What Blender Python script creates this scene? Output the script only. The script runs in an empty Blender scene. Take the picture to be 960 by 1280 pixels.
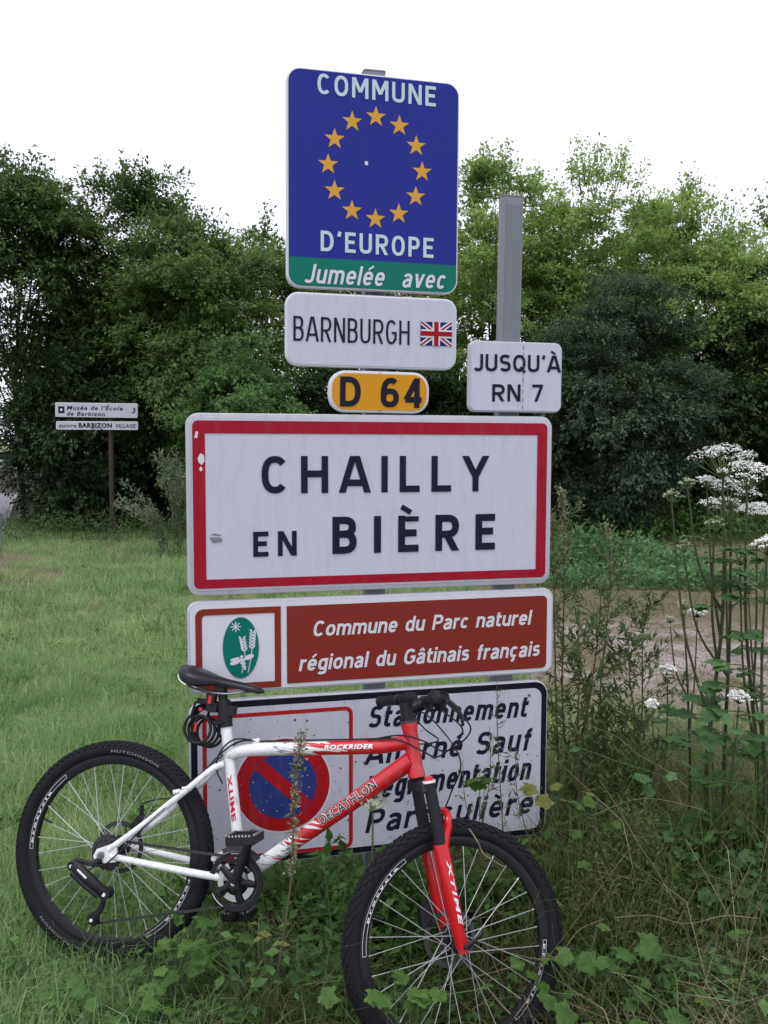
import bpy, bmesh, math, random
import numpy as np
from mathutils import Vector, Matrix

# ------------------------------------------------------------------ camera, sky, sun, exposure
SC = bpy.context.scene
COL = SC.collection
FPX, HORIZ, ROLL, EYE = 1150.0, 555.0, math.radians(0.25), 1.6
phi = math.atan((640 - HORIZ) / FPX)
CF = Vector((0, math.cos(phi), -math.sin(phi)))
U0 = Vector((0, math.sin(phi), math.cos(phi)))
R0 = Vector((1, 0, 0))
CR = math.cos(ROLL) * R0 + math.sin(ROLL) * U0
CU = -math.sin(ROLL) * R0 + math.cos(ROLL) * U0
CP = Vector((0, 0, EYE))
cam = bpy.data.objects.new("camera", bpy.data.cameras.new("camera"))
COL.objects.link(cam)
cam.matrix_world = Matrix(((CR.x, CU.x, -CF.x, 0), (CR.y, CU.y, -CF.y, 0), (CR.z, CU.z, -CF.z, EYE), (0, 0, 0, 1)))
cam.data.lens = 36.0 * FPX / 1280
cam.data.sensor_width = 36
cam.data.clip_start = 0.05
cam.data.clip_end = 2000
SC.camera = cam

SUN_EL, SUN_AZ = math.radians(72), math.radians(200)     # azimuth measured clockwise from +Y: behind and left of the camera
world = bpy.data.worlds.new("World")
SC.world = world
world.use_nodes = True
wn, wl = world.node_tree.nodes, world.node_tree.links
wn.clear()
wo = wn.new("ShaderNodeOutputWorld")
bg = wn.new("ShaderNodeBackground")
sky = wn.new("ShaderNodeTexSky")
sky.sky_type = 'NISHITA'
sky.sun_disc = False
sky.sun_elevation = SUN_EL
sky.sun_rotation = SUN_AZ
sky.air_density = 1.0
sky.dust_density = 4.0
sky.ozone_density = 1.0
# overcast: the cloud sheet evens the sky out to a near-white
mixs = wn.new("ShaderNodeMix"); mixs.data_type = 'RGBA'
mixs.inputs[0].default_value = 0.86
mixs.inputs[7].default_value = (11.6, 11.7, 13.0, 1)
wl.new(sky.outputs[0], mixs.inputs[6])
wl.new(mixs.outputs[2], bg.inputs[0])
bg.inputs[1].default_value = 0.12
wl.new(bg.outputs[0], wo.inputs[0])
sl = bpy.data.lights.new("sun", 'SUN')
sl.energy = 1.5
sl.angle = math.radians(25)
sl.color = (1.0, 0.97, 0.92)
so = bpy.data.objects.new("sun", sl)
COL.objects.link(so)
sd = Vector((math.sin(SUN_AZ) * math.cos(SUN_EL), math.cos(SUN_AZ) * math.cos(SUN_EL), math.sin(SUN_EL)))
so.rotation_euler = sd.to_track_quat('Z', 'Y').to_euler()
SC.view_settings.view_transform = 'Standard'
SC.view_settings.look = 'None'
SC.view_settings.exposure = 0.0
SC.view_settings.gamma = 1.0
SC.view_settings.use_curve_mapping = False
SC.render.engine = 'CYCLES'
SC.cycles.max_bounces = 6
SC.cycles.diffuse_bounces = 3
SC.cycles.glossy_bounces = 2
SC.cycles.transmission_bounces = 4
SC.cycles.transparent_max_bounces = 4
SC.cycles.use_denoising = True

# ------------------------------------------------------------------ helpers
rng = np.random.default_rng(7)
RND = random.Random(5)
PI = math.pi

def ray(px, py):
    return CF + CR * ((px - 480) / FPX) - CU * ((py - 640) / FPX)

def at(px, py, depth):
    """world point at a distance `depth` (m along +Y) seen at a photo pixel"""
    d = ray(px, py)
    return CP + d * (depth / d.y)

def smooth(a, b, v):
    t = np.clip((v - a) / (b - a), 0, 1)
    return t * t * (3 - 2 * t)

def terrain(x, y):
    x = np.asarray(x, float); y = np.asarray(y, float)
    z = 0.01 - 0.15 * smooth(-0.75, 0.15, x) * (1 - smooth(3.4, 5.5, y))
    z = z + 0.012 * np.sin(1.7 * x + 0.6 * y) * np.cos(1.1 * y - 0.8 * x) + 0.006 * np.sin(5.1 * x + 1.3) * np.sin(4.3 * y)
    far = smooth(7, 14, y)
    z = z + 0.05 * far * np.sin(0.5 * x + 0.3 * y)
    return z

def tz(x, y):
    return float(terrain(x, y))

def tag(o, label=None, cat=None, group=None, kind=None):
    if label: o["label"] = label
    if cat: o["category"] = cat
    if group: o["group"] = group
    if kind: o["kind"] = kind
    return o

def empty(name, matrix=None, label=None, cat=None, group=None, parent=None):
    o = bpy.data.objects.new(name, None)
    o.empty_display_size = 0.1
    COL.objects.link(o)
    if parent: o.parent = parent
    if matrix is not None: o.matrix_local = matrix
    return tag(o, label, cat, group)

def link(name, me, mat, parent=None, smooth_=False):
    if mat is not None:
        me.materials.append(mat)
    if smooth_ and len(me.polygons):
        me.polygons.foreach_set("use_smooth", np.ones(len(me.polygons), bool))
    o = bpy.data.objects.new(name, me)
    COL.objects.link(o)
    if parent is not None: o.parent = parent
    return o

def np_mesh(name, v, f, mat, parent=None, smooth_=False):
    """one mesh object out of vertex rows (N,3) and equal-sided face rows (M,k)"""
    me = bpy.data.meshes.new(name)
    v = np.asarray(v, np.float32); f = np.asarray(f, np.int32)
    me.vertices.add(len(v)); me.vertices.foreach_set("co", v.ravel())
    me.loops.add(f.size); me.loops.foreach_set("vertex_index", f.ravel())
    me.polygons.add(len(f))
    me.polygons.foreach_set("loop_start", np.arange(0, f.size, f.shape[1], dtype=np.int32))
    me.update(calc_edges=True)
    return link(name, me, mat, parent, smooth_)

class MB:
    """collects shapes into one mesh"""
    def __init__(s):
        s.v = []; s.f = []
    def add(s, v, f):
        b = len(s.v)
        s.v += [tuple(p) for p in v]
        s.f += [[i + b for i in q] for q in f]
        return s
    def box(s, c, size, M=None, taper=1.0):
        x, y, z = (k / 2 for k in size)
        v = [Vector((sx * x * (taper if sz > 0 else 1), sy * y * (taper if sz > 0 else 1), sz * z)) for sz in (-1, 1) for sx, sy in ((-1, -1), (1, -1), (1, 1), (-1, 1))]
        if M is not None: v = [M @ p for p in v]
        v = [p + Vector(c) for p in v]
        return s.add(v, [[3, 2, 1, 0], [4, 5, 6, 7], [0, 1, 5, 4], [1, 2, 6, 5], [2, 3, 7, 6], [3, 0, 4, 7]])
    def tube(s, pts, r, n=10, cap=True, flat=None):
        """swept tube; r one radius or one per point; flat=(a,b) squashes the section"""
        pts = [Vector(p) for p in pts]
        m = len(pts)
        rs = r if isinstance(r, (list, tuple)) else [r] * m
        t0 = (pts[1] - pts[0]).normalized()
        up = Vector((0, 0, 1)) if abs(t0.z) < 0.9 else Vector((1, 0, 0))
        nrm = (up - t0 * up.dot(t0)).normalized()
        b = len(s.v); prev = t0
        for i in range(m):
            t = ((pts[min(i + 1, m - 1)] - pts[i]).normalized() + (pts[i] - pts[max(i - 1, 0)]).normalized())
            t = t.normalized() if t.length > 1e-9 else prev
            q = prev.rotation_difference(t)
            nrm = q @ nrm; nrm = (nrm - t * nrm.dot(t)).normalized(); prev = t
            bn = t.cross(nrm)
            fa, fb = flat or (1, 1)
            for k in range(n):
                a = 2 * PI * k / n
                s.v.append(tuple(pts[i] + nrm * (math.cos(a) * rs[i] * fa) + bn * (math.sin(a) * rs[i] * fb)))
        for i in range(m - 1):
            for k in range(n):
                k2 = (k + 1) % n
                s.f.append([b + i * n + k, b + i * n + k2, b + (i + 1) * n + k2, b + (i + 1) * n + k])
        if cap:
            s.f.append([b + k for k in range(n)][::-1])
            s.f.append([b + (m - 1) * n + k for k in range(n)])
        return s
    def revolve(s, prof, n=48, c=(0, 0, 0), closed=False):
        """profile rows (radius, y) revolved about the Y axis through c"""
        b = len(s.v); m = len(prof); c = Vector(c)
        for k in range(n):
            a = 2 * PI * k / n
            for (r, y) in prof:
                s.v.append(tuple(c + Vector((r * math.cos(a), y, r * math.sin(a)))))
        for k in range(n):
            k2 = (k + 1) % n
            for i in range(m if closed else m - 1):
                j = (i + 1) % m
                s.f.append([b + k * m + i, b + k2 * m + i, b + k2 * m + j, b + k * m + j])
        return s
    def poly_prism(s, poly, z0, z1):
        n = len(poly); b = len(s.v)
        s.v += [(x, y, z0) for x, y in poly] + [(x, y, z1) for x, y in poly]
        s.f.append([b + i for i in range(n)][::-1]); s.f.append([b + n + i for i in range(n)])
        for i in range(n):
            j = (i + 1) % n
            s.f.append([b + i, b + j, b + n + j, b + n + i])
        return s
    def build(s, name, mat, parent=None, smooth_=False, bevel=0, fix=True):
        me = bpy.data.meshes.new(name)
        me.from_pydata(s.v, [], s.f)
        if fix or bevel:
            bm = bmesh.new(); bm.from_mesh(me)
            bmesh.ops.recalc_face_normals(bm, faces=bm.faces)
            if bevel:
                ed = [e for e in bm.edges if len(e.link_faces) == 2 and e.calc_face_angle(0) > 0.6]
                bmesh.ops.bevel(bm, geom=ed, offset=bevel, segments=2, affect='EDGES', profile=0.5, clamp_overlap=True)
            bm.to_mesh(me); bm.free()
        me.update()
        o = link(name, me, mat, parent)
        if smooth_:
            me.polygons.foreach_set("use_smooth", np.ones(len(me.polygons), bool))
            me.set_sharp_from_angle(angle=math.radians(40))
        return o

def bez(pts, n=10):
    """smooth curve (Catmull-Rom) through points"""
    P = [Vector(p) for p in pts]
    P = [P[0] * 2 - P[1]] + P + [P[-1] * 2 - P[-2]]
    out = []
    for i in range(1, len(P) - 2):
        for k in range(n):
            t = k / n
            a, b, c, d = P[i - 1], P[i], P[i + 1], P[i + 2]
            out.append(0.5 * ((2 * b) + (c - a) * t + (2 * a - 5 * b + 4 * c - d) * t * t + (3 * b - a - 3 * c + d) * t ** 3))
    out.append(P[-2])
    return out

# ------------------------------------------------------------------ materials
MATS = {}
def new_mat(name):
    m = bpy.data.materials.new(name); m.use_nodes = True
    nt = m.node_tree
    return m, nt.nodes, nt.links, nt.nodes["Principled BSDF"]

def N(nodes, kind, **kw):
    n = nodes.new(kind)
    for k, v in kw.items():
        setattr(n, k, v)
    return n

def plain(name, col, rough=0.5, metal=0.0, noise=0.12, scale=40.0, bump=0.0, coat=0.0, spec=0.25):
    """one colour, with a fine procedural variation so that it is never flat"""
    m, nd, lk, bs = new_mat(name)
    tc = N(nd, "ShaderNodeTexCoord")
    nz = N(nd, "ShaderNodeTexNoise"); nz.inputs["Scale"].default_value = scale; nz.inputs["Detail"].default_value = 5
    lk.new(tc.outputs["Object"], nz.inputs["Vector"])
    mx = N(nd, "ShaderNodeMix", data_type='RGBA')
    c = col
    mx.inputs[6].default_value = (c[0] * (1 - noise), c[1] * (1 - noise), c[2] * (1 - noise), 1)
    mx.inputs[7].default_value = (min(1, c[0] * (1 + noise)), min(1, c[1] * (1 + noise)), min(1, c[2] * (1 + noise)), 1)
    lk.new(nz.outputs[0], mx.inputs[0])
    lk.new(mx.outputs[2], bs.inputs["Base Color"])
    bs.inputs["Roughness"].default_value = rough
    bs.inputs["Metallic"].default_value = metal
    bs.inputs["Specular IOR Level"].default_value = spec
    if coat: bs.inputs["Coat Weight"].default_value = coat
    if bump:
        b = N(nd, "ShaderNodeBump"); b.inputs["Strength"].default_value = bump; b.inputs["Distance"].default_value = 0.004
        lk.new(nz.outputs[0], b.inputs["Height"]); lk.new(b.outputs[0], bs.inputs["Normal"])
    return m

def sign_mat(name, col, speck=0.0, rough=0.42, dirt=(0.10, 0.09, 0.075), grime=0.25, speck_scale=38.0):
    """retroreflective sign sheeting: colour, faint weather streaks, small specks of dirt"""
    m, nd, lk, bs = new_mat(name)
    tc = N(nd, "ShaderNodeTexCoord")
    mp = N(nd, "ShaderNodeMapping"); mp.inputs["Scale"].default_value = (7, 1.6, 1)
    lk.new(tc.outputs["Object"], mp.inputs[0])
    nz = N(nd, "ShaderNodeTexNoise"); nz.inputs["Scale"].default_value = 4; nz.inputs["Detail"].default_value = 7; nz.inputs["Roughness"].default_value = 0.65
    lk.new(mp.outputs[0], nz.inputs["Vector"])
    rp = N(nd, "ShaderNodeMapRange"); rp.inputs["From Min"].default_value = 0.5; rp.inputs["From Max"].default_value = 0.8; rp.inputs["To Max"].default_value = grime
    lk.new(nz.outputs[0], rp.inputs["Value"])
    m1 = N(nd, "ShaderNodeMix", data_type='RGBA')
    m1.inputs[6].default_value = (*col, 1)
    m1.inputs[7].default_value = (col[0] * 0.55 + dirt[0] * .3, col[1] * 0.55 + dirt[1] * .3, col[2] * 0.55 + dirt[2] * .3, 1)
    lk.new(rp.outputs[0], m1.inputs[0])
    last = m1.outputs[2]
    if speck:
        vo = N(nd, "ShaderNodeTexVoronoi"); vo.inputs["Scale"].default_value = speck_scale
        lk.new(tc.outputs["Object"], vo.inputs["Vector"])
        n2 = N(nd, "ShaderNodeTexNoise"); n2.inputs["Scale"].default_value = 9
        lk.new(tc.outputs["Object"], n2.inputs["Vector"])
        th = N(nd, "ShaderNodeMath", operation='MULTIPLY'); lk.new(n2.outputs[0], th.inputs[0]); th.inputs[1].default_value = speck
        ls = N(nd, "ShaderNodeMath", operation='LESS_THAN'); lk.new(vo.outputs["Distance"], ls.inputs[0]); lk.new(th.outputs[0], ls.inputs[1])
        m2 = N(nd, "ShaderNodeMix", data_type='RGBA'); lk.new(ls.outputs[0], m2.inputs[0]); lk.new(last, m2.inputs[6]); m2.inputs[7].default_value = (*dirt, 1)
        last = m2.outputs[2]
    lk.new(last, bs.inputs["Base Color"])
    bs.inputs["Roughness"].default_value = rough
    bs.inputs["Specular IOR Level"].default_value = 0.18
    return m

def leaf_mat(name, c1, c2, trans=0.35, rough=0.5, c3=None, clump=1.3):
    """leaf: own colour differs from leaf to leaf and from branch to branch; light passes through"""
    m, nd, lk, bs = new_mat(name)
    gi = N(nd, "ShaderNodeNewGeometry")
    nz = N(nd, "ShaderNodeTexNoise"); nz.inputs["Scale"].default_value = clump; nz.inputs["Detail"].default_value = 2
    lk.new(gi.outputs["Position"], nz.inputs["Vector"])
    ad = N(nd, "ShaderNodeMath", operation='MULTIPLY_ADD'); lk.new(gi.outputs["Random Per Island"], ad.inputs[0]); ad.inputs[1].default_value = 0.55
    sc = N(nd, "ShaderNodeMapRange"); sc.inputs["From Min"].default_value = 0.3; sc.inputs["From Max"].default_value = 0.7; sc.inputs["To Max"].default_value = 0.45
    lk.new(nz.outputs[0], sc.inputs["Value"]); lk.new(sc.outputs[0], ad.inputs[2])
    cr = N(nd, "ShaderNodeValToRGB")
    e = cr.color_ramp.elements
    e[0].position = 0.1; e[0].color = (*c1, 1); e[1].position = 0.85; e[1].color = (*c2, 1)
    if c3:
        k = e.new(0.95); k.color = (*c3, 1); e[1].position = 0.85
    lk.new(ad.outputs[0], cr.inputs[0])
    fn = N(nd, "ShaderNodeTexNoise"); fn.inputs["Scale"].default_value = 55; fn.inputs["Detail"].default_value = 3
    lk.new(gi.outputs["Position"], fn.inputs["Vector"])
    fr = N(nd, "ShaderNodeMapRange"); fr.inputs["From Min"].default_value = .3; fr.inputs["From Max"].default_value = .7; fr.inputs["To Min"].default_value = .68; fr.inputs["To Max"].default_value = 1.2
    lk.new(fn.outputs[0], fr.inputs["Value"])
    fh_ = N(nd, "ShaderNodeHueSaturation"); lk.new(fr.outputs[0], fh_.inputs["Value"]); lk.new(cr.outputs[0], fh_.inputs["Color"])
    lk.new(fh_.outputs[0], bs.inputs["Base Color"])
    bs.inputs["Roughness"].default_value = rough
    bs.inputs["Specular IOR Level"].default_value = 0.12
    tr = N(nd, "ShaderNodeBsdfTranslucent")
    hs = N(nd, "ShaderNodeHueSaturation"); hs.inputs["Hue"].default_value = 0.485; hs.inputs["Saturation"].default_value = 1.1; hs.inputs["Value"].default_value = 1.5
    lk.new(cr.outputs[0], hs.inputs["Color"]); lk.new(hs.outputs[0], tr.inputs[0])
    mx = N(nd, "ShaderNodeMixShader"); mx.inputs[0].default_value = trans
    lk.new(bs.outputs[0], mx.inputs[1]); lk.new(tr.outputs[0], mx.inputs[2])
    lk.new(mx.outputs[0], nd["Material Output"].inputs[0])
    return m

def rect_mask(nd, lk, X, Y, x0, x1, y0, y1, sx=0.5, sy=0.5, wob=None):
    """soft box mask over world x,y"""
    outs = []
    for src, a, b, s in ((X, x0, x1, sx), (Y, y0, y1, sy)):
        for lo, hi in ((a, a + s), (b, b - s)):
            r = N(nd, "ShaderNodeMapRange"); r.interpolation_type = 'SMOOTHSTEP'
            r.inputs["From Min"].default_value = lo; r.inputs["From Max"].default_value = hi
            lk.new(src, r.inputs["Value"]); outs.append(r.outputs[0])
    cur = outs[0]
    for o in outs[1:]:
        mu = N(nd, "ShaderNodeMath", operation='MULTIPLY'); lk.new(cur, mu.inputs[0]); lk.new(o, mu.inputs[1]); cur = mu.outputs[0]
    return cur

def ground_mat():
    m, nd, lk, bs = new_mat("ground_soil")
    g = N(nd, "ShaderNodeNewGeometry")
    nw = N(nd, "ShaderNodeTexNoise"); nw.inputs["Scale"].default_value = 0.9; nw.inputs["Detail"].default_value = 5
    lk.new(g.outputs["Position"], nw.inputs["Vector"])
    vm = N(nd, "ShaderNodeVectorMath", operation='MULTIPLY_ADD')
    vm.inputs[1].default_value = (2.2, 2.2, 0); vm.inputs[2].default_value = (-1.1, -1.1, 0)
    lk.new(nw.outputs["Color"], vm.inputs[0])
    va = N(nd, "ShaderNodeVectorMath", operation='ADD'); lk.new(g.outputs["Position"], va.inputs[0]); lk.new(vm.outputs[0], va.inputs[1])
    sx = N(nd, "ShaderNodeSeparateXYZ"); lk.new(va.outputs[0], sx.inputs[0])
    X, Y = sx.outputs[0], sx.outputs[1]
    fine = N(nd, "ShaderNodeTexNoise"); fine.inputs["Scale"].default_value = 22; fine.inputs["Detail"].default_value = 8; fine.inputs["Roughness"].default_value = 0.7
    lk.new(g.outputs["Position"], fine.inputs["Vector"])
    mid = N(nd, "ShaderNodeTexNoise"); mid.inputs["Scale"].default_value = 2.2; mid.inputs["Detail"].default_value = 6
    lk.new(g.outputs["Position"], mid.inputs["Vector"])
    def ramp(src, stops):
        r = N(nd, "ShaderNodeValToRGB"); e = r.color_ramp.elements
        e[0].position, e[0].color = stops[0][0], (*stops[0][1], 1)
        e[1].position, e[1].color = stops[-1][0], (*stops[-1][1], 1)
        for p, c in stops[1:-1]:
            k = e.new(p); k.color = (*c, 1)
        lk.new(src, r.inputs[0]); return r.outputs[0]
    def mix(f, a, b):
        x = N(nd, "ShaderNodeMix", data_type='RGBA'); lk.new(f, x.inputs[0]); lk.new(a, x.inputs[6]); lk.new(b, x.inputs[7]); return x.outputs[2]
    lawn = ramp(fine.outputs[0], [(0.3, (0.075, 0.085, 0.040)), (0.55, (0.14, 0.185, 0.068)), (0.75, (0.24, 0.24, 0.11))])
    bare = ramp(fine.outputs[0], [(0.3, (0.085, 0.062, 0.042)), (0.7, (0.20, 0.155, 0.12))])
    gravel = ramp(fine.outputs[0], [(0.28, (0.17, 0.135, 0.125)), (0.5, (0.29, 0.245, 0.235)), (0.72, (0.42, 0.37, 0.36))])
    straw = ramp(fine.outputs[0], [(0.3, (0.080, 0.070, 0.042)), (0.55, (0.15, 0.128, 0.080)), (0.75, (0.17, 0.180, 0.09))])
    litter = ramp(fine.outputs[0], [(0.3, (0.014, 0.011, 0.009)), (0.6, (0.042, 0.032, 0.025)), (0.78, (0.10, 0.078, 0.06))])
    c = lawn
    spot = N(nd, "ShaderNodeMapRange"); spot.inputs["From Min"].default_value = 0.50; spot.inputs["From Max"].default_value = 0.60
    lk.new(mid.outputs[0], spot.inputs["Value"])
    lm = N(nd, "ShaderNodeMath", operation='MULTIPLY'); lk.new(spot.outputs[0], lm.inputs[0]); lk.new(rect_mask(nd, lk, X, Y, -9, -2.2, 8.5, 14.5, 1, 1.5), lm.inputs[1])
    c = mix(lm.outputs[0], c, bare)
    c = mix(rect_mask(nd, lk, X, Y, -7.0, -4.6, 11.4, 12.9, 0.9, 0.7), c, bare)
    c = mix(rect_mask(nd, lk, X, Y, 0.3, 30, 5.0, 40, 0.8, 1.0), c, straw)
    gb = N(nd, "ShaderNodeMapRange"); gb.inputs["From Min"].default_value = 0.36; gb.inputs["From Max"].default_value = 0.56
    lk.new(mid.outputs[0], gb.inputs["Value"])
    gm = N(nd, "ShaderNodeMath", operation='MULTIPLY'); lk.new(rect_mask(nd, lk, X, Y, 0.9, 30, 5.2, 8.6, 0.8, 0.9), gm.inputs[0]); lk.new(gb.outputs[0], gm.inputs[1])
    c = mix(gm.outputs[0], c, gravel)
    c = mix(rect_mask(nd, lk, X, Y, -0.55, 30, 0.5, 5.4, 0.8, 0.8), c, litter)
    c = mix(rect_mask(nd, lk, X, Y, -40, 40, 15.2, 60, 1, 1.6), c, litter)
    lk.new(c, bs.inputs["Base Color"])
    bs.inputs["Roughness"].default_value = 0.95
    bs.inputs["Specular IOR Level"].default_value = 0.15
    b = N(nd, "ShaderNodeBump"); b.inputs["Strength"].default_value = 0.7; b.inputs["Distance"].default_value = 0.03
    lk.new(fine.outputs[0], b.inputs["Height"]); lk.new(b.outputs[0], bs.inputs["Normal"])
    return m

def frame_mat():
    """bicycle paint: white at the back turning into red at the front through slanted torn streaks"""
    m, nd, lk, bs = new_mat("frame_paint")
    tc = N(nd, "ShaderNodeTexCoord")
    sx = N(nd, "ShaderNodeSeparateXYZ"); lk.new(tc.outputs["Object"], sx.inputs[0])
    mp = N(nd, "ShaderNodeMapping"); mp.inputs["Rotation"].default_value = (0, math.radians(28), 0); mp.inputs["Scale"].default_value = (6, 14, 75)
    lk.new(tc.outputs["Object"], mp.inputs[0])
    nz = N(nd, "ShaderNodeTexNoise"); nz.inputs["Scale"].default_value = 1.0; nz.inputs["Detail"].default_value = 1.5
    lk.new(mp.outputs[0], nz.inputs["Vector"])
    k = N(nd, "ShaderNodeMath", operation='MULTIPLY_ADD'); lk.new(nz.outputs[0], k.inputs[0]); k.inputs[1].default_value = 0.42
    lk.new(sx.outputs[0], k.inputs[2])
    gt = N(nd, "ShaderNodeMath", operation='GREATER_THAN'); lk.new(k.outputs[0], gt.inputs[0]); gt.inputs[1].default_value = 0.825
    # grey flashes inside the change-over
    k2 = N(nd, "ShaderNodeMath", operation='MULTIPLY_ADD'); lk.new(nz.outputs[0], k2.inputs[0]); k2.inputs[1].default_value = 0.30; lk.new(sx.outputs[0], k2.inputs[2])
    g2 = N(nd, "ShaderNodeMath", operation='COMPARE'); lk.new(k2.outputs[0], g2.inputs[0]); g2.inputs[1].default_value = 0.70; g2.inputs[2].default_value = 0.012
    m0 = N(nd, "ShaderNodeMix", data_type='RGBA'); m0.inputs[6].default_value = (0.74, 0.75, 0.78, 1); m0.inputs[7].default_value = (0.25, 0.26, 0.30, 1); lk.new(g2.outputs[0], m0.inputs[0])
    m1 = N(nd, "ShaderNodeMix", data_type='RGBA'); lk.new(gt.outputs[0], m1.inputs[0]); lk.new(m0.outputs[2], m1.inputs[6]); m1.inputs[7].default_value = (0.52, 0.006, 0.016, 1)
    dn = N(nd, "ShaderNodeTexNoise"); dn.inputs["Scale"].default_value = 26; dn.inputs["Detail"].default_value = 9; dn.inputs["Roughness"].default_value = .75
    lk.new(tc.outputs["Object"], dn.inputs["Vector"])
    dr_ = N(nd, "ShaderNodeMapRange"); dr_.inputs["From Min"].default_value = .52; dr_.inputs["From Max"].default_value = .78; dr_.inputs["To Max"].default_value = .75
    lk.new(dn.outputs[0], dr_.inputs["Value"])
    md = N(nd, "ShaderNodeMix", data_type='RGBA'); lk.new(dr_.outputs[0], md.inputs[0]); lk.new(m1.outputs[2], md.inputs[6]); md.inputs[7].default_value = (.20, .16, .12, 1)
    lk.new(md.outputs[2], bs.inputs["Base Color"])
    rr_ = N(nd, "ShaderNodeMapRange"); rr_.inputs["To Min"].default_value = .22; rr_.inputs["To Max"].default_value = .5; lk.new(dn.outputs[0], rr_.inputs["Value"]); lk.new(rr_.outputs[0], bs.inputs["Roughness"])
    bs.inputs["Coat Weight"].default_value = 0.4
    bs.inputs["Coat Roughness"].default_value = 0.12
    return m

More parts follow.
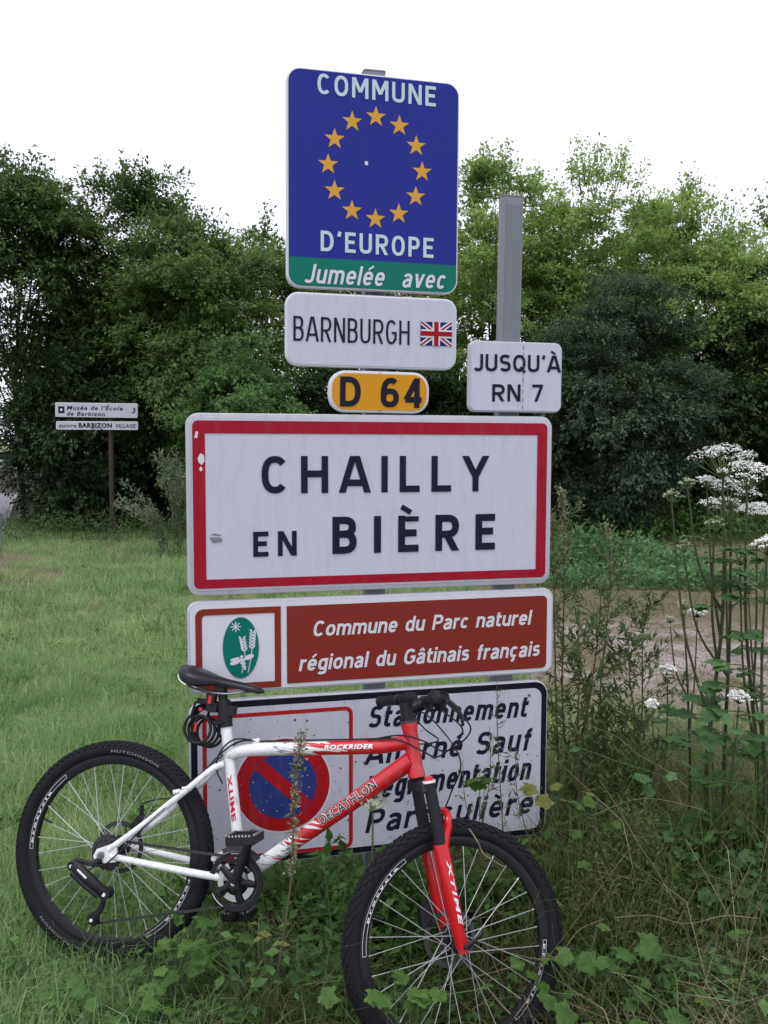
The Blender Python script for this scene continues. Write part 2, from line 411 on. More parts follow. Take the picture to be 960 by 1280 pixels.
M = dict(
    sign_grey=sign_mat("sign_rim", (0.46, 0.46, 0.52), grime=0.5),
    sign_white=sign_mat("sign_white", (0.52, 0.525, 0.63), speck=0.06, grime=0.42),
    sign_lines=sign_mat("sign_lines", (0.62, 0.62, 0.69), grime=0.2),
    dirty_white=sign_mat("sign_white_dirty", (0.49, 0.50, 0.58), speck=0.2, grime=0.55, speck_scale=30),
    red=sign_mat("sign_red", (0.31, 0.003, 0.022), speck=0.05, dirt=(0.4, 0.3, 0.3)),
    park_red=sign_mat("sign_brown", (0.205, 0.024, 0.017), grime=0.2),
    np_red=sign_mat("no_parking_red", (0.36, 0.008, 0.015), speck=0.12, dirt=(0.45, 0.38, 0.36), speck_scale=45),
    blue=sign_mat("sign_blue", (0.014, 0.022, 0.245), grime=0.15),
    np_blue=sign_mat("no_parking_blue", (0.024, 0.040, 0.19), speck=0.22, dirt=(0.5, 0.5, 0.45), speck_scale=55),
    green=sign_mat("sign_green", (0.0, 0.15, 0.115), grime=0.15),
    orange=sign_mat("sign_orange", (0.60, 0.265, 0.010), grime=0.15),
    star=sign_mat("sign_star", (0.62, 0.32, 0.04), grime=0.1),
    black=plain("sign_black", (0.008, 0.008, 0.016), 0.5, spec=.12),
    navy=plain("sign_letter", (0.012, 0.012, 0.028), 0.5, spec=.12),
    eu_white=sign_mat("sign_letter_pale", (0.52, 0.60, 0.68), grime=0.1),
    flag_blue=plain("flag_blue", (0.01, 0.02, 0.14), 0.5, spec=.1), flag_red=plain("flag_red", (0.32, 0.006, 0.016), 0.5, spec=.1),
    rust=plain("rust", (0.16, 0.08, 0.05), 0.9, noise=0.5),
    galv=sign_mat("galvanised_steel", (0.180, 0.192, 0.220), speck=.12, rough=.5, dirt=(.20, .13, .09), grime=.8),
    brown_post=plain("brown_post", (0.045, 0.032, 0.028), 0.7),
    rubber=sign_mat("tyre_rubber", (0.012, 0.012, 0.015), speck=.10, rough=.8, dirt=(.10, .085, .065), grime=.0, speck_scale=90),
    black_al=plain("black_anodised", (0.012, 0.012, 0.015), 0.38, noise=0.3),
    black_pl=plain("black_plastic", (0.014, 0.014, 0.017), 0.5, noise=0.3),
    vinyl=plain("saddle_vinyl", (0.013, 0.013, 0.018), 0.36, noise=0.2, scale=90, bump=0.1),
    steel=plain("bright_steel", (0.62, 0.63, 0.66), 0.28, 0.9),
    spoke=plain("spoke_steel", (0.50, 0.51, 0.54), 0.5, 0.6),
    grey_steel=plain("dull_steel", (0.22, 0.22, 0.24), 0.4, 0.8, noise=0.3),
    dark_steel=plain("dark_steel", (0.06, 0.06, 0.065), 0.42, 0.6, noise=0.3),
    frame=frame_mat(),
    fork_red=plain("fork_red", (0.52, 0.007, 0.014), 0.3, noise=0.06, coat=0.4),
    fork_dark=plain("fork_dark", (0.016, 0.017, 0.023), 0.6),
    decal_white=plain("decal_white", (0.72, 0.72, 0.76), 0.4), decal_grey=plain("decal_grey", (0.17, 0.17, 0.18), 0.6),
    decal_dark=plain("decal_dark", (0.02, 0.018, 0.035), 0.4), decal_red=plain("decal_red", (0.55, 0.01, 0.05), 0.4),
    bark=plain("bark", (0.040, 0.034, 0.028), 0.9, noise=0.5, scale=14, bump=0.6),
    stem_dark=plain("hogweed_stem", (0.052, 0.058, 0.032), 0.6, noise=0.4, scale=25),
    stem_green=plain("green_stem", (0.085, 0.12, 0.045), 0.6, noise=0.3),
    stem_brown=plain("dry_stem", (0.10, 0.075, 0.045), 0.8, noise=0.4),
    floret=plain("white_florets", (0.78, 0.79, 0.76), 0.7, noise=0.08),
    floret_green=plain("green_florets", (0.38, 0.43, 0.27), 0.7, noise=0.2),
    asphalt=plain("asphalt", (0.16, 0.155, 0.18), 0.9, noise=0.25, scale=30, bump=0.2),
    ground=ground_mat(),
    grass=leaf_mat("grass_blades", (0.115, 0.210, 0.078), (0.330, 0.440, 0.215), 0.45, 0.6, c3=(0.58, 0.52, 0.34), clump=1.7),
    grass_dark=leaf_mat("bank_grass", (0.040, 0.088, 0.026), (0.125, 0.190, 0.065), 0.35, 0.6, c3=(0.20, 0.16, 0.09), clump=3),
    straw=leaf_mat("dry_straw", (0.17, 0.13, 0.085), (0.40, 0.33, 0.23), 0.2, 0.75),
    tuft=leaf_mat("tuft_grass", (0.060, 0.120, 0.036), (0.170, 0.270, 0.085), 0.4, 0.6, clump=3),
    olive_grass=leaf_mat("olive_grass", (0.070, 0.100, 0.034), (0.185, 0.210, 0.085), 0.35, 0.65, c3=(0.32, 0.27, 0.16), clump=3),
    stick=leaf_mat("dead_stalks", (0.035, 0.025, 0.020), (0.15, 0.108, 0.08), 0.1, 0.85),
    weed=leaf_mat("weed_leaves", (0.034, 0.085, 0.024), (0.110, 0.205, 0.062), 0.35, 0.5),
    weed_blue=leaf_mat("nettle_leaves", (0.045, 0.110, 0.042), (0.145, 0.270, 0.115), 0.35, 0.5),
    lobed=leaf_mat("lobed_leaves", (0.045, 0.105, 0.028), (0.12, 0.215, 0.055), 0.4, 0.5),
    yellowed=leaf_mat("yellowed_leaves", (0.10, 0.13, 0.035), (0.22, 0.215, 0.075), 0.35, 0.6),
    mug=leaf_mat("mugwort_leaves", (0.042, 0.074, 0.030), (0.115, 0.165, 0.070), 0.25, 0.6),
    mug_seed=leaf_mat("mugwort_seed", (0.16, 0.17, 0.11), (0.34, 0.33, 0.23), 0.25, 0.7),
    silver=leaf_mat("silvery_plume", (0.085, 0.115, 0.070), (0.235, 0.27, 0.195), 0.25, 0.7),
    hog_leaf=leaf_mat("hogweed_leaves", (0.034, 0.090, 0.032), (0.100, 0.195, 0.070), 0.35, 0.5),
)

# ------------------------------------------------------------------ ground, road
def make_ground():
    def axis(a, b, c, d, n1, n2):
        return np.unique(np.concatenate([np.linspace(a, b, n1), np.linspace(b, c, n2), np.linspace(c, d, n1)]))
    xs = axis(-600, -10, 10, 600, 14, 130)
    ys = axis(-60, 0, 24, 900, 10, 150)
    gx, gy = np.meshgrid(xs, ys)
    gz = terrain(gx, gy)
    v = np.stack([gx.ravel(), gy.ravel(), gz.ravel()], 1)
    nx, ny = len(xs), len(ys)
    i = np.arange(nx * ny).reshape(ny, nx)
    f = np.stack([i[:-1, :-1].ravel(), i[:-1, 1:].ravel(), i[1:, 1:].ravel(), i[1:, :-1].ravel()], 1)
    o = np_mesh("ground", v, f, M["ground"], None, True)
    tag(o, "verge of grass, dry soil and pale gravel under the signs", "ground", kind="structure")
make_ground()

def make_road():
    # its right edge runs from just left of the camera into the far left distance
    d = Vector((-0.38, 1.0, 0)); e0 = Vector((-.60, 0.2, 0))
    mb = MB(); nseg = 40
    for i in range(nseg + 1):
        t = -4 + (i / nseg) ** 1.5 * 170
        a = e0 + d * t
        b = a + Vector((-6.2, -2.1, 0))
        for p in (a, b):
            mb.v.append((p.x, p.y, tz(p.x, p.y) + 0.03))
    for i in range(nseg):
        mb.f.append([2 * i, 2 * i + 1, 2 * i + 3, 2 * i + 2])
    o = mb.build("road", M["asphalt"])
    tag(o, "grey asphalt road running off past the trees", "road", kind="structure")
make_road()

# ------------------------------------------------------------------ signs
SIGN_TH = math.radians(14)
SIGN_DL = 2.93
EUx = Vector((math.cos(SIGN_TH), math.sin(SIGN_TH), 0))
SN = Vector((math.sin(SIGN_TH), -math.cos(SIGN_TH), 0))
SO = at(235, 632, SIGN_DL)

def on_sign(px, py, off=0.0):
    """(u, z) on the plane of the sign faces"""
    d = ray(px, py)
    t = (SO + SN * off - CP).dot(SN) / d.dot(SN)
    X = CP + d * t
    return (X - SO).dot(EUx), X.z

def homography(src, dst):
    A = []
    for (x, y), (u, v) in zip(src, dst):
        A.append([x, y, 1, 0, 0, 0, -u * x, -u * y, -u])
        A.append([0, 0, 0, x, y, 1, -v * x, -v * y, -v])
    _, _, vt = np.linalg.svd(np.array(A, float))
    return vt[-1].reshape(3, 3)

def rrect(x0, y0, x1, y1, r, n=7):
    """outline of a box with rounded corners; r one radius or four (tl, tr, br, bl)"""
    rs = r if isinstance(r, (tuple, list)) else (r,) * 4
    out = []
    for (cx, cy, a0, rr) in ((x0, y1, 90, rs[0]), (x0, y0, 180, rs[3]), (x1, y0, 270, rs[2]), (x1, y1, 0, rs[1])):
        sx = 1 if cx == x0 else -1; sy = 1 if cy == y0 else -1
        ccx, ccy = cx + sx * rr, cy + sy * rr
        if rr < 1e-6:
            out.append((cx, cy)); continue
        for k in range(n + 1):
            a = math.radians(a0 + 90 * k / n)
            out.append((ccx + rr * math.cos(a), ccy + rr * math.sin(a)))
    return out

def fill(name, loops, z, mat, parent):
    """flat sheet bounded by an outline and any holes"""
    bm = bmesh.new()
    edges = []
    for lp in loops:
        vs = [bm.verts.new((x, y, z)) for x, y in lp]
        edges += [bm.edges.new((vs[i], vs[(i + 1) % len(vs)])) for i in range(len(vs))]
    bmesh.ops.triangle_fill(bm, use_beauty=True, edges=edges)
    for f in bm.faces:
        if f.normal.z < 0: f.normal_flip()
    me = bpy.data.meshes.new(name); bm.to_mesh(me); bm.free()
    return link(name, me, mat, parent)

def sheets(name, polys, z, mat, parent, dz=0.0):
    mb = MB()
    for i, p in enumerate(polys):
        mb.add([(x, y, z + dz * i) for x, y in p], [list(range(len(p)))])
    return mb.build(name, mat, parent, fix=False)

_TXT = {}
def glyphs(body, bold=0.0, space=1.0, shear=0.0, res=5):
    """triangles of a word in the built-in font, with its cap height"""
    def mesh_of(s, b, sh):
        cu = bpy.data.curves.new("word", 'FONT')
        cu.body = s; cu.offset = b; cu.space_character = space; cu.shear = sh; cu.resolution_u = res
        o = bpy.data.objects.new("word", cu); COL.objects.link(o)
        bpy.context.view_layer.update()
        dg = bpy.context.evaluated_depsgraph_get()
        me = bpy.data.meshes.new_from_object(o.evaluated_get(dg))
        bpy.data.objects.remove(o); bpy.data.curves.remove(cu)
        v = np.array([tuple(p.co) for p in me.vertices]); f = [list(p.vertices) for p in me.polygons]
        bpy.data.meshes.remove(me)
        return v, f
    key = (bold,)
    if key not in _TXT:
        hv, _ = mesh_of("H", bold, 0)
        _TXT[key] = (hv[:, 1].min(), hv[:, 1].max())
    v, f = mesh_of(body, bold, shear)
    b0, b1 = _TXT[key]
    v = v.copy(); v[:, 1] = (v[:, 1] - b0) / (b1 - b0)      # baseline 0, cap height 1
    v[:, 0] -= v[:, 0].min(); v[:, 0] /= v[:, 0].max()      # width 1
    return v, f


# --- road sign lettering: every letter is a set of strokes of one thickness
def _se(cx, cy, rx, ry, a0, a1, n=16, e=.84):
    out = []
    for k in range(n + 1):
        a = math.radians(a0 + (a1 - a0) * k / n); c, q = math.cos(a), math.sin(a)
        out.append((cx + rx * math.copysign(abs(c) ** e, c), cy + ry * math.copysign(abs(q) ** e, q)))
    return out
CAPW = dict(A=.74, B=.64, C=.66, D=.67, E=.56, G=.70, H=.68, J=.50, L=.53, M=.84, N=.70, O=.70, P=.61, Q=.70, R=.66, S=.62, U=.66, V=.70, Y=.70)
LOWW = dict(a=.53, c=.51, d=.55, e=.54, f=.33, g=.55, m=.86, n=.54, o=.56, r=.37, s=.49, t=.35, u=.54, v=.54)
XH = .74
def glyph_strokes(ch, w, t):
    """(strokes, clipped) of one letter in a box w wide and 1 high"""
    h = t / 2; X = XH; R_ = w - h; S = []; D_ = []
    acc = {"é": ("e", 1), "è": ("e", -1), "È": ("E", -1), "À": ("A", -1), "â": ("a", 0), "É": ("E", 1)}
    if ch in acc:
        b, k = acc[ch]; S, D_ = glyph_strokes(b, w, t); y0 = (1.07 if b.isupper() else X + .09); S = list(S)
        c = w / 2
        if k == 1: S.append([(c - .06, y0), (c + .18, y0 + .20)])
        elif k == -1: S.append([(c - .20, y0 + .17), (c + .07, y0 + .01)])
        else: S.append([(c - .15, y0), (c, y0 + .13), (c + .15, y0)])
        return S, D_
    if ch == "ç":
        S, D_ = glyph_strokes("c", w, t); return list(S) + [[(w * .52, -.0), (w * .58, -.10), (w * .48, -.19), (w * .30, -.19)]], D_
    if ch == "A": D_ = [[(-.02 + h * .55, -.06), (w / 2 - h * .28, 1.06)], [(w + .02 - h * .55, -.06), (w / 2 + h * .28, 1.06)]]; S = [[(w * .22, .27), (w * .78, .27)]]
    elif ch == "B":
        S = [[(h, 0), (h, 1)], [(h, 1 - h), (w * .5, 1 - h)] + _se(w * .5, (1.53 - h) / 2, R_ - w * .5 - .02, (1 - h - .53) / 2, 90, -90, 10) + [(h, .53)],
             [(h, .53), (w * .5, .53)] + _se(w * .5, (.53 + h) / 2, R_ - w * .5, (.53 - h) / 2, 90, -90, 10) + [(h, h)]]
    elif ch == "C": S = [_se(w / 2, .5, w / 2 - h, .5 - h, 42, 318, 24)]
    elif ch == "D": S = [[(h, 0), (h, 1)], [(h, 1 - h), (w * .42, 1 - h)] + _se(w * .42, .5, R_ - w * .42, .5 - h, 90, -90, 16) + [(h, h)]]
    elif ch == "E": S = [[(h, 0), (h, 1)], [(h, 1 - h), (w, 1 - h)], [(h, .52), (w * .9, .52)], [(h, h), (w, h)]]
    elif ch == "G": S = [_se(w / 2, .5, w / 2 - h, .5 - h, 42, 325, 24), [(w * .55, .47), (R_ + h, .47)], [(R_, .47), (R_, .16)]]
    elif ch == "H": S = [[(h, 0), (h, 1)], [(R_, 0), (R_, 1)], [(h, .52), (R_, .52)]]
    elif ch in "Il|": S = [[(w / 2, 0), (w / 2, 1)]]
    elif ch == "J": S = [[(R_, 1), (R_, .3)] + _se(w * .46, .3, R_ - w * .46, .3 - h, 0, -150, 12)]
    elif ch == "L": S = [[(h, 0), (h, 1)], [(h, h), (w, h)]]
    elif ch == "M": S = [[(h, 0), (h, 1)], [(R_, 0), (R_, 1)]]; D_ = [[(h * .9, 1.06), (w / 2, .30)], [(w - h * .9, 1.06), (w / 2, .30)]]
    elif ch == "N": S = [[(h, 0), (h, 1)], [(R_, 0), (R_, 1)]]; D_ = [[(h * .8, 1.06), (w - h * .8, -.06)]]
    elif ch in "OQ":
        S = [_se(w / 2, .5, w / 2 - h, .5 - h, 90, 450, 32)]
        if ch == "Q": S.append([(w * .56, .26), (w * .98, -.03)])
    elif ch in "PR":
        S = [[(h, 0), (h, 1)], [(h, 1 - h), (w * .5, 1 - h)] + _se(w * .5, (1.46 - h) / 2, R_ - w * .5, (1 - h - .46) / 2, 90, -90, 10) + [(h, .46)]]
        if ch == "R": D_ = [[(w * .48, .46), (w - h * .7, -.06)]]
    elif ch == "S": S = [_se(w / 2, (1.52 - h) / 2, w / 2 - h * 1.1, (1 - h - .52) / 2, 28, 270, 16) + _se(w / 2, (.52 + h) / 2, w / 2 - h, (.52 - h) / 2, 90, -155, 16)]
    elif ch == "U": S = [[(h, 1), (h, .32)] + _se(w / 2, .32, w / 2 - h, .32 - h, 180, 360, 14) + [(R_, 1)]]
    elif ch == "V": D_ = [[(h * .5, 1.06), (w / 2, -.02)], [(w - h * .5, 1.06), (w / 2, -.02)]]
    elif ch == "Y": D_ = [[(h * .5, 1.06), (w / 2, .42)], [(w - h * .5, 1.06), (w / 2, .42)]]; S = [[(w / 2, 0), (w / 2, .46)]]
    elif ch == "6": S = [_se(w / 2, .32, w / 2 - h, .32 - h, 90, 450, 24), _se(w / 2 + .03, .42, w / 2 - h + .03, .58 - h, 55, 180, 12) + [(h, .30)]]
    elif ch == "4": S = [[(w * .74, 0), (w * .74, 1)], [(h * .6, .27), (w, .27)], [(w * .70, 1 - h * .6), (h * .9, .27)]]
    elif ch == "7": S = [[(0, 1 - h), (w - h * .3, 1 - h)]]; D_ = [[(w - h * 1.0, 1 - h * .6), (w * .30, -.06)]]
    elif ch == "’": S = [[(w / 2 + .04, 1), (w / 2 - .03, .76)]]
    elif ch == "o": S = [_se(w / 2, X / 2, w / 2 - h, X / 2 - h, 90, 450, 28)]
    elif ch == "c": S = [_se(w / 2, X / 2, w / 2 - h, X / 2 - h, 40, 320, 20)]
    elif ch == "e": S = [_se(w / 2, X / 2, w / 2 - h, X / 2 - h, 0, 322, 24), [(h, X * .5), (R_ + h * .8, X * .5)]]
    elif ch == "a": S = [_se(w * .47, X * .66, w * .47 - h * .9, X * .34 - h, 160, 30, 8) + [(R_ - .02, X * .72), (R_ - .02, 0)], [(R_ - .02, X * .55), (w * .45, X * .53)] + _se(w * .42, X * .28, w * .42 - h, X * .25 - h * .4, 90, 280, 12) + [(R_ - .02, X * .24)]]
    elif ch == "d": S = [_se(w / 2, X / 2, w / 2 - h, X / 2 - h, 90, 450, 24), [(R_, 0), (R_, 1)]]
    elif ch == "g": S = [_se(w / 2, X / 2, w / 2 - h, X / 2 - h, 90, 450, 24), [(R_, X), (R_, -.08)] + _se(w * .5, -.08, R_ - w * .5, .20 - h, 0, -155, 10)]
    elif ch == "f": S = [[(w * .45, 0), (w * .45, .82)] + _se(w * .45 + .13, .82, .13, .18 - h, 180, 85, 6), [(0, X - h), (w * .95, X - h)]]
    elif ch == "i": S = [[(w / 2, 0), (w / 2, X)], [(w / 2, 1 - t * .95), (w / 2, 1.0)]]
    elif ch == "n": S = [[(h, 0), (h, X)], [(h, X * .62)] + _se(w / 2, X * .62, w / 2 - h, X * .38 - h, 180, 0, 12) + [(R_, 0)]]
    elif ch == "m":
        q = (w - t) / 2
        S = [[(h, 0), (h, X)], [(h, X * .62)] + _se(h + q / 2, X * .62, q / 2, X * .38 - h, 180, 0, 10) + [(h + q, 0)], [(h + q, X * .62)] + _se(h + q * 1.5, X * .62, q / 2, X * .38 - h, 180, 0, 10) + [(h + 2 * q, 0)]]
    elif ch == "r": S = [[(h, 0), (h, X)], [(h, X * .60)] + _se(w * .95, X * .60, w * .95 - h, X * .40 - h, 180, 88, 8)]
    elif ch == "s": S = [_se(w / 2, (X * 1.52 - h) / 2, w / 2 - h * 1.1, (X * .48 - h) / 2, 25, 270, 14) + _se(w / 2, (X * .52 + h) / 2, w / 2 - h, (X * .52 - h) / 2, 90, -155, 14)]
    elif ch == "t": S = [[(w * .36, .94), (w * .36, .20)] + _se(w * .36 + .16, .20, .16, .20 - h, 180, 272, 8) + [(w * 1.06, h)], [(0, X - h), (w, X - h)]]
    elif ch == "u": S = [[(R_, X), (R_, 0)], [(h, X)] + _se(w / 2, X * .38, w / 2 - h, X * .38 - h, 180, 360, 12)]
    elif ch == "v": D_ = [[(h * .6, X + .05), (w / 2, -.02)], [(w - h * .6, X + .05), (w / 2, -.02)]]
    return S, D_

def ribbon(pts, t):
    """constant-width band along a polyline, mitred at the bends"""
    P = [Vector((a, b)) for a, b in pts]
    closed = (P[0] - P[-1]).length < 1e-6
    Q = [P[0]]
    for q in P[1:]:
        if (q - Q[-1]).length > 1e-4: Q.append(q)
    P = Q; n = len(P); L_, R_ = [], []
    for i in range(n):
        a = P[i - 1] if i > 0 else (P[-2] if closed else None)
        b = P[i + 1] if i < n - 1 else (P[1] if closed else None)
        d1 = (P[i] - a).normalized() if a is not None else None
        d2 = (b - P[i]).normalized() if b is not None else None
        d1 = d1 if d1 is not None else d2; d2 = d2 if d2 is not None else d1
        n1, n2 = Vector((-d1.y, d1.x)), Vector((-d2.y, d2.x))
        m = (n1 + n2); m = m.normalized() if m.length > 1e-6 else n1
        k = t / 2 / max(.35, m.dot(n1))
        L_.append(P[i] + m * k); R_.append(P[i] - m * k)
    return [[L_[i], R_[i], R_[i + 1], L_[i + 1]] for i in range(n - 1)]

def clip_y(poly, y0, y1):
    for lim, sg in ((y0, 1), (y1, -1)):
        Q = []
        for i in range(len(poly)):
            u, v = poly[i], poly[(i + 1) % len(poly)]
            iu, iv = (u[1] - lim) * sg >= 0, (v[1] - lim) * sg >= 0
            if iu: Q.append(u)
            if iu != iv:
                k = (lim - u[1]) / (v[1] - u[1]); Q.append((u[0] + k * (v[0] - u[0]), lim))
        poly = Q
        if len(poly) < 3: return []
    return poly

def letters(body, W, weight, gap, slant):
    """faces (lists of (x, y, layer)) of a line W cap-heights long"""
    t = weight
    ws = []
    for ch in body:
        base = {"é": "e", "è": "e", "È": "E", "À": "A", "â": "a", "ç": "c", "É": "E"}.get(ch, ch)
        if ch == " ": ws.append((.34, False))
        elif ch in "Ili": ws.append((t, True))
        elif ch == "’": ws.append((.20, False))
        elif base in CAPW: ws.append((CAPW[base], False))
        elif base in LOWW: ws.append((LOWW[base], False))
        else: ws.append((.60, False))
    fixed = sum(w for w, f in ws if f) + gap * (len(body) - 1); flex = sum(w for w, f in ws if not f)
    W0 = W - (abs(slant) * .55)
    m = (W0 - fixed) / flex
    out = []; x = 0.0; lay = 0
    for ch, (w, f) in zip(body, ws):
        wp = w if f else w * m
        if ch != " ":
            S, D_ = glyph_strokes(ch, wp, t)
            k = 0
            top = XH if ch == "v" else 1.0
            for st in S:
                for q in ribbon(st, t * .72 if (ch in 'éèÈÀâ' and st[0][1] > .8 and st[-1][1] > .8 and len(st) < 4) else t): out.append([(p_[0] + x + slant * p_[1], p_[1], k) for p_ in q])
                k += 1
            for st in D_:
                for q in ribbon(st, t):
                    q = clip_y([tuple(p_) for p_ in q], 0, top)
                    if q: out.append([(p_[0] + x + slant * p_[1], p_[1], k) for p_ in q])
                k += 1
        x += wp + gap
    return out

class Panel:
    def __init__(s, name, label, cat, corners, radius, mat_rim, mat_face=None, rim=0.0, thick=0.028, off=0.0, group=None):
        q = [on_sign(*c, off) for c in corners]
        mx = sum(a for a, b in q) / 4; mz = sum(b for a, b in q) / 4
        s.w = ((q[1][0] - q[0][0]) + (q[2][0] - q[3][0])) / 2
        s.h = ((q[0][1] - q[3][1]) + (q[1][1] - q[2][1])) / 2
        tilt = math.atan2((q[1][1] - q[0][1]) + (q[2][1] - q[3][1]), 2 * s.w)
        ex = EUx * math.cos(tilt) + Vector((0, 0, 1)) * math.sin(tilt)
        ey = SN.cross(ex)
        c = SO + EUx * mx + SN * off; c.z = mz
        s.H = homography(corners, [(-s.w / 2, s.h / 2), (s.w / 2, s.h / 2), (s.w / 2, -s.h / 2), (-s.w / 2, -s.h / 2)])
        mw = Matrix(((ex.x, ey.x, SN.x, c.x), (ex.y, ey.y, SN.y, c.y), (ex.z, ey.z, SN.z, c.z), (0, 0, 0, 1)))
        s.root = empty(name, mw, label, cat, group)
        poly = rrect(-s.w / 2, -s.h / 2, s.w / 2, s.h / 2, radius)
        s.radius = radius
        MB().poly_prism(poly, -thick, 0).build("panel", mat_rim, s.root, True, bevel=0.005)
        s.z = 0.0015
        if mat_face is not None:
            fill("face", [rrect(-s.w / 2 + rim, -s.h / 2 + rim, s.w / 2 - rim, s.h / 2 - rim, max(radius - rim, 0.004))], s.z, mat_face, s.root)
            s.z += 0.0012
    def loc(s, px, py):
        v = s.H @ np.array([px, py, 1.0]); return v[0] / v[2], v[1] / v[2]
    def box(s, tl, tr, br, bl):
        q = [s.loc(*p) for p in (tl, tr, br, bl)]
        return (q[0][0] + q[3][0]) / 2, (q[2][1] + q[3][1]) / 2, (q[1][0] + q[2][0]) / 2, (q[0][1] + q[1][1]) / 2
    def text(s, words, mat, z=None, name="lettering"):
        """words: (text, left x, (cap top, baseline) there, right x, (cap top, baseline) there, stroke, gap, slant)"""
        z = z or s.z + 0.0008
        for (body, xl, yl, xr, yr, weight, gap, slant) in words:
            a, b = s.loc(xl, yl[1]), s.loc(xr, yr[1]); c, d = s.loc(xl, yl[0]), s.loc(xr, yr[0])
            w = b[0] - a[0]; h = ((c[1] - a[1]) + (d[1] - b[1])) / 2
            sl = (b[1] - a[1]) / w
            mb = MB()
            for q in letters(body, w / h, weight, gap, slant):
                v = [(a[0] + x * h, a[1] + y * h + x * h * sl, z + k * 0.00012) for x, y, k in q]
                mb.add(v, [list(range(len(v)))])
            mb.build(name, mat, s.root, fix=True)

# --- blue twin-town panel
p = Panel("european_commune_sign", "tall blue sign with a ring of twelve yellow stars and a green strip", "sign",
          [(359.5, 82), (576, 104), (571, 369), (357, 358)], 0.045, M["sign_lines"], None, thick=0.03)
w2, h2 = p.w / 2 - 0.006, p.h / 2 - 0.006
yb = (p.loc(358, 319.3)[1] + p.loc(572, 332.8)[1]) / 2
fill("blue_field", [rrect(-w2, yb, w2, h2, (0.04, 0.04, 0, 0))], 0.0015, M["blue"], p.root)
fill("green_strip", [rrect(-w2, -h2, w2, yb, (0, 0, 0.04, 0.04))], 0.0015, M["green"], p.root)
p.z = 0.0024
p.text([("COMMUNE", 397.5, (92, 117.5), 545, (108.5, 133.5), 0.165, .20, 0),
        ("D’EUROPE", 399.5, (287.8, 313.4), 540.5, (298, 322.8), 0.165, .20, 0)], M["eu_white"])
p.text([("Jumelée  avec", 378.4, (329.5, 353.2), 556.5, (338, 361.8), 0.15, .13, 0.20)], M["sign_lines"], name="green_strip_lettering")
tb, bt, lf, rt = p.loc(470.6, 146), p.loc(468.7, 273.5), p.loc(410, 202.5), p.loc(527.3, 215.2)
cx, cy = (lf[0] + rt[0]) / 2, (tb[1] + bt[1]) / 2
ra, rb = (rt[0] - lf[0]) / 2, (tb[1] - bt[1]) / 2
stars = []
for k in range(12):
    a = 2 * PI * k / 12
    sx, sy = cx + ra * math.sin(a), cy + rb * math.cos(a)
    stars.append([(sx + (0.0345 if j % 2 == 0 else 0.0138) * math.sin(PI * j / 5), sy + (0.0345 if j % 2 == 0 else 0.0138) * math.cos(PI * j / 5)) for j in range(10)])
mb = MB()
for st in stars:
    c = (sum(q[0] for q in st) / 10, sum(q[1] for q in st) / 10)
    mb.add([(c[0], c[1], 0.0024)] + [(x, y, 0.0024) for x, y in st], [[0, 1 + (j + 1) % 10, 1 + j] for j in range(10)])
mb.build("star_ring", M["star"], p.root, fix=False)
dx, dy = p.loc(457.7, 204)
fill("sticker", [rrect(dx - .0055, dy - .006, dx + .0055, dy + .006, 0)], 0.0024, M["sign_lines"], p.root)

# --- twin town name
p = Panel("twin_town_sign", "white sign reading BARNBURGH with a small British flag", "sign",
          [(357.5, 363.5), (572, 374.5), (570, 463), (356.5, 457.5)], 0.042, M["sign_lines"], M["sign_white"], 0.007)
p.text([("BARNBURGH", 366.5, (394.5, 426), 512, (401.3, 431.3), 0.095, .11, 0)], M["navy"])
x0, y0, x1, y1 = p.box((525.7, 402), (564.3, 403.6), (564.3, 433.3), (525.7, 431.3))
fill("flag", [rrect(x0, y0, x1, y1, 0)], 0.0034, M["flag_blue"], p.root)
fw, fh = x1 - x0, y1 - y0
def clipband(a, b, wd):
    """band from corner a to corner b of the flag, cut off at its edges"""
    dx, dy = b[0] - a[0], b[1] - a[1]; L = math.hypot(dx, dy); nx, ny = -dy / L * wd, dx / L * wd
    P = [(a[0] + nx, a[1] + ny), (a[0] - nx, a[1] - ny), (b[0] - nx, b[1] - ny), (b[0] + nx, b[1] + ny)]
    for (axis, lim, sgn) in ((0, x0, 1), (0, x1, -1), (1, y0, 1), (1, y1, -1)):
        Q = []
        for i in range(len(P)):
            u, v = P[i], P[(i + 1) % len(P)]
            iu, iv = (u[axis] - lim) * sgn >= 0, (v[axis] - lim) * sgn >= 0
            if iu: Q.append(u)
            if iu != iv:
                t = (lim - u[axis]) / (v[axis] - u[axis]); Q.append((u[0] + t * (v[0] - u[0]), u[1] + t * (v[1] - u[1])))
        P = Q
    return P
e1, e2 = clipband((x0, y0), (x1, y1), fh * .10), clipband((x0, y1), (x1, y0), fh * .10)
sheets("flag_white", [e1, e2], 0.0040, M["sign_lines"], p.root, 0.0003)
sheets("flag_red_saltire", [clipband((x0, y0), (x1, y1), fh * .035), clipband((x0, y1), (x1, y0), fh * .035)], 0.0047, M["flag_red"], p.root, 0.0003)
cx, cy = (x0 + x1) / 2, (y0 + y1) / 2
sheets("flag_white_cross", [rrect(cx - fh * .17, y0, cx + fh * .17, y1, 0), rrect(x0, cy - fh * .17, x1, cy + fh * .17, 0)], 0.0053, M["sign_lines"], p.root, 0.0003)
sheets("flag_red_cross", [rrect(cx - fh * .10, y0, cx + fh * .10, y1, 0), rrect(x0, cy - fh * .10, x1, cy + fh * .10, 0)], 0.0060, M["flag_red"], p.root, 0.0003)

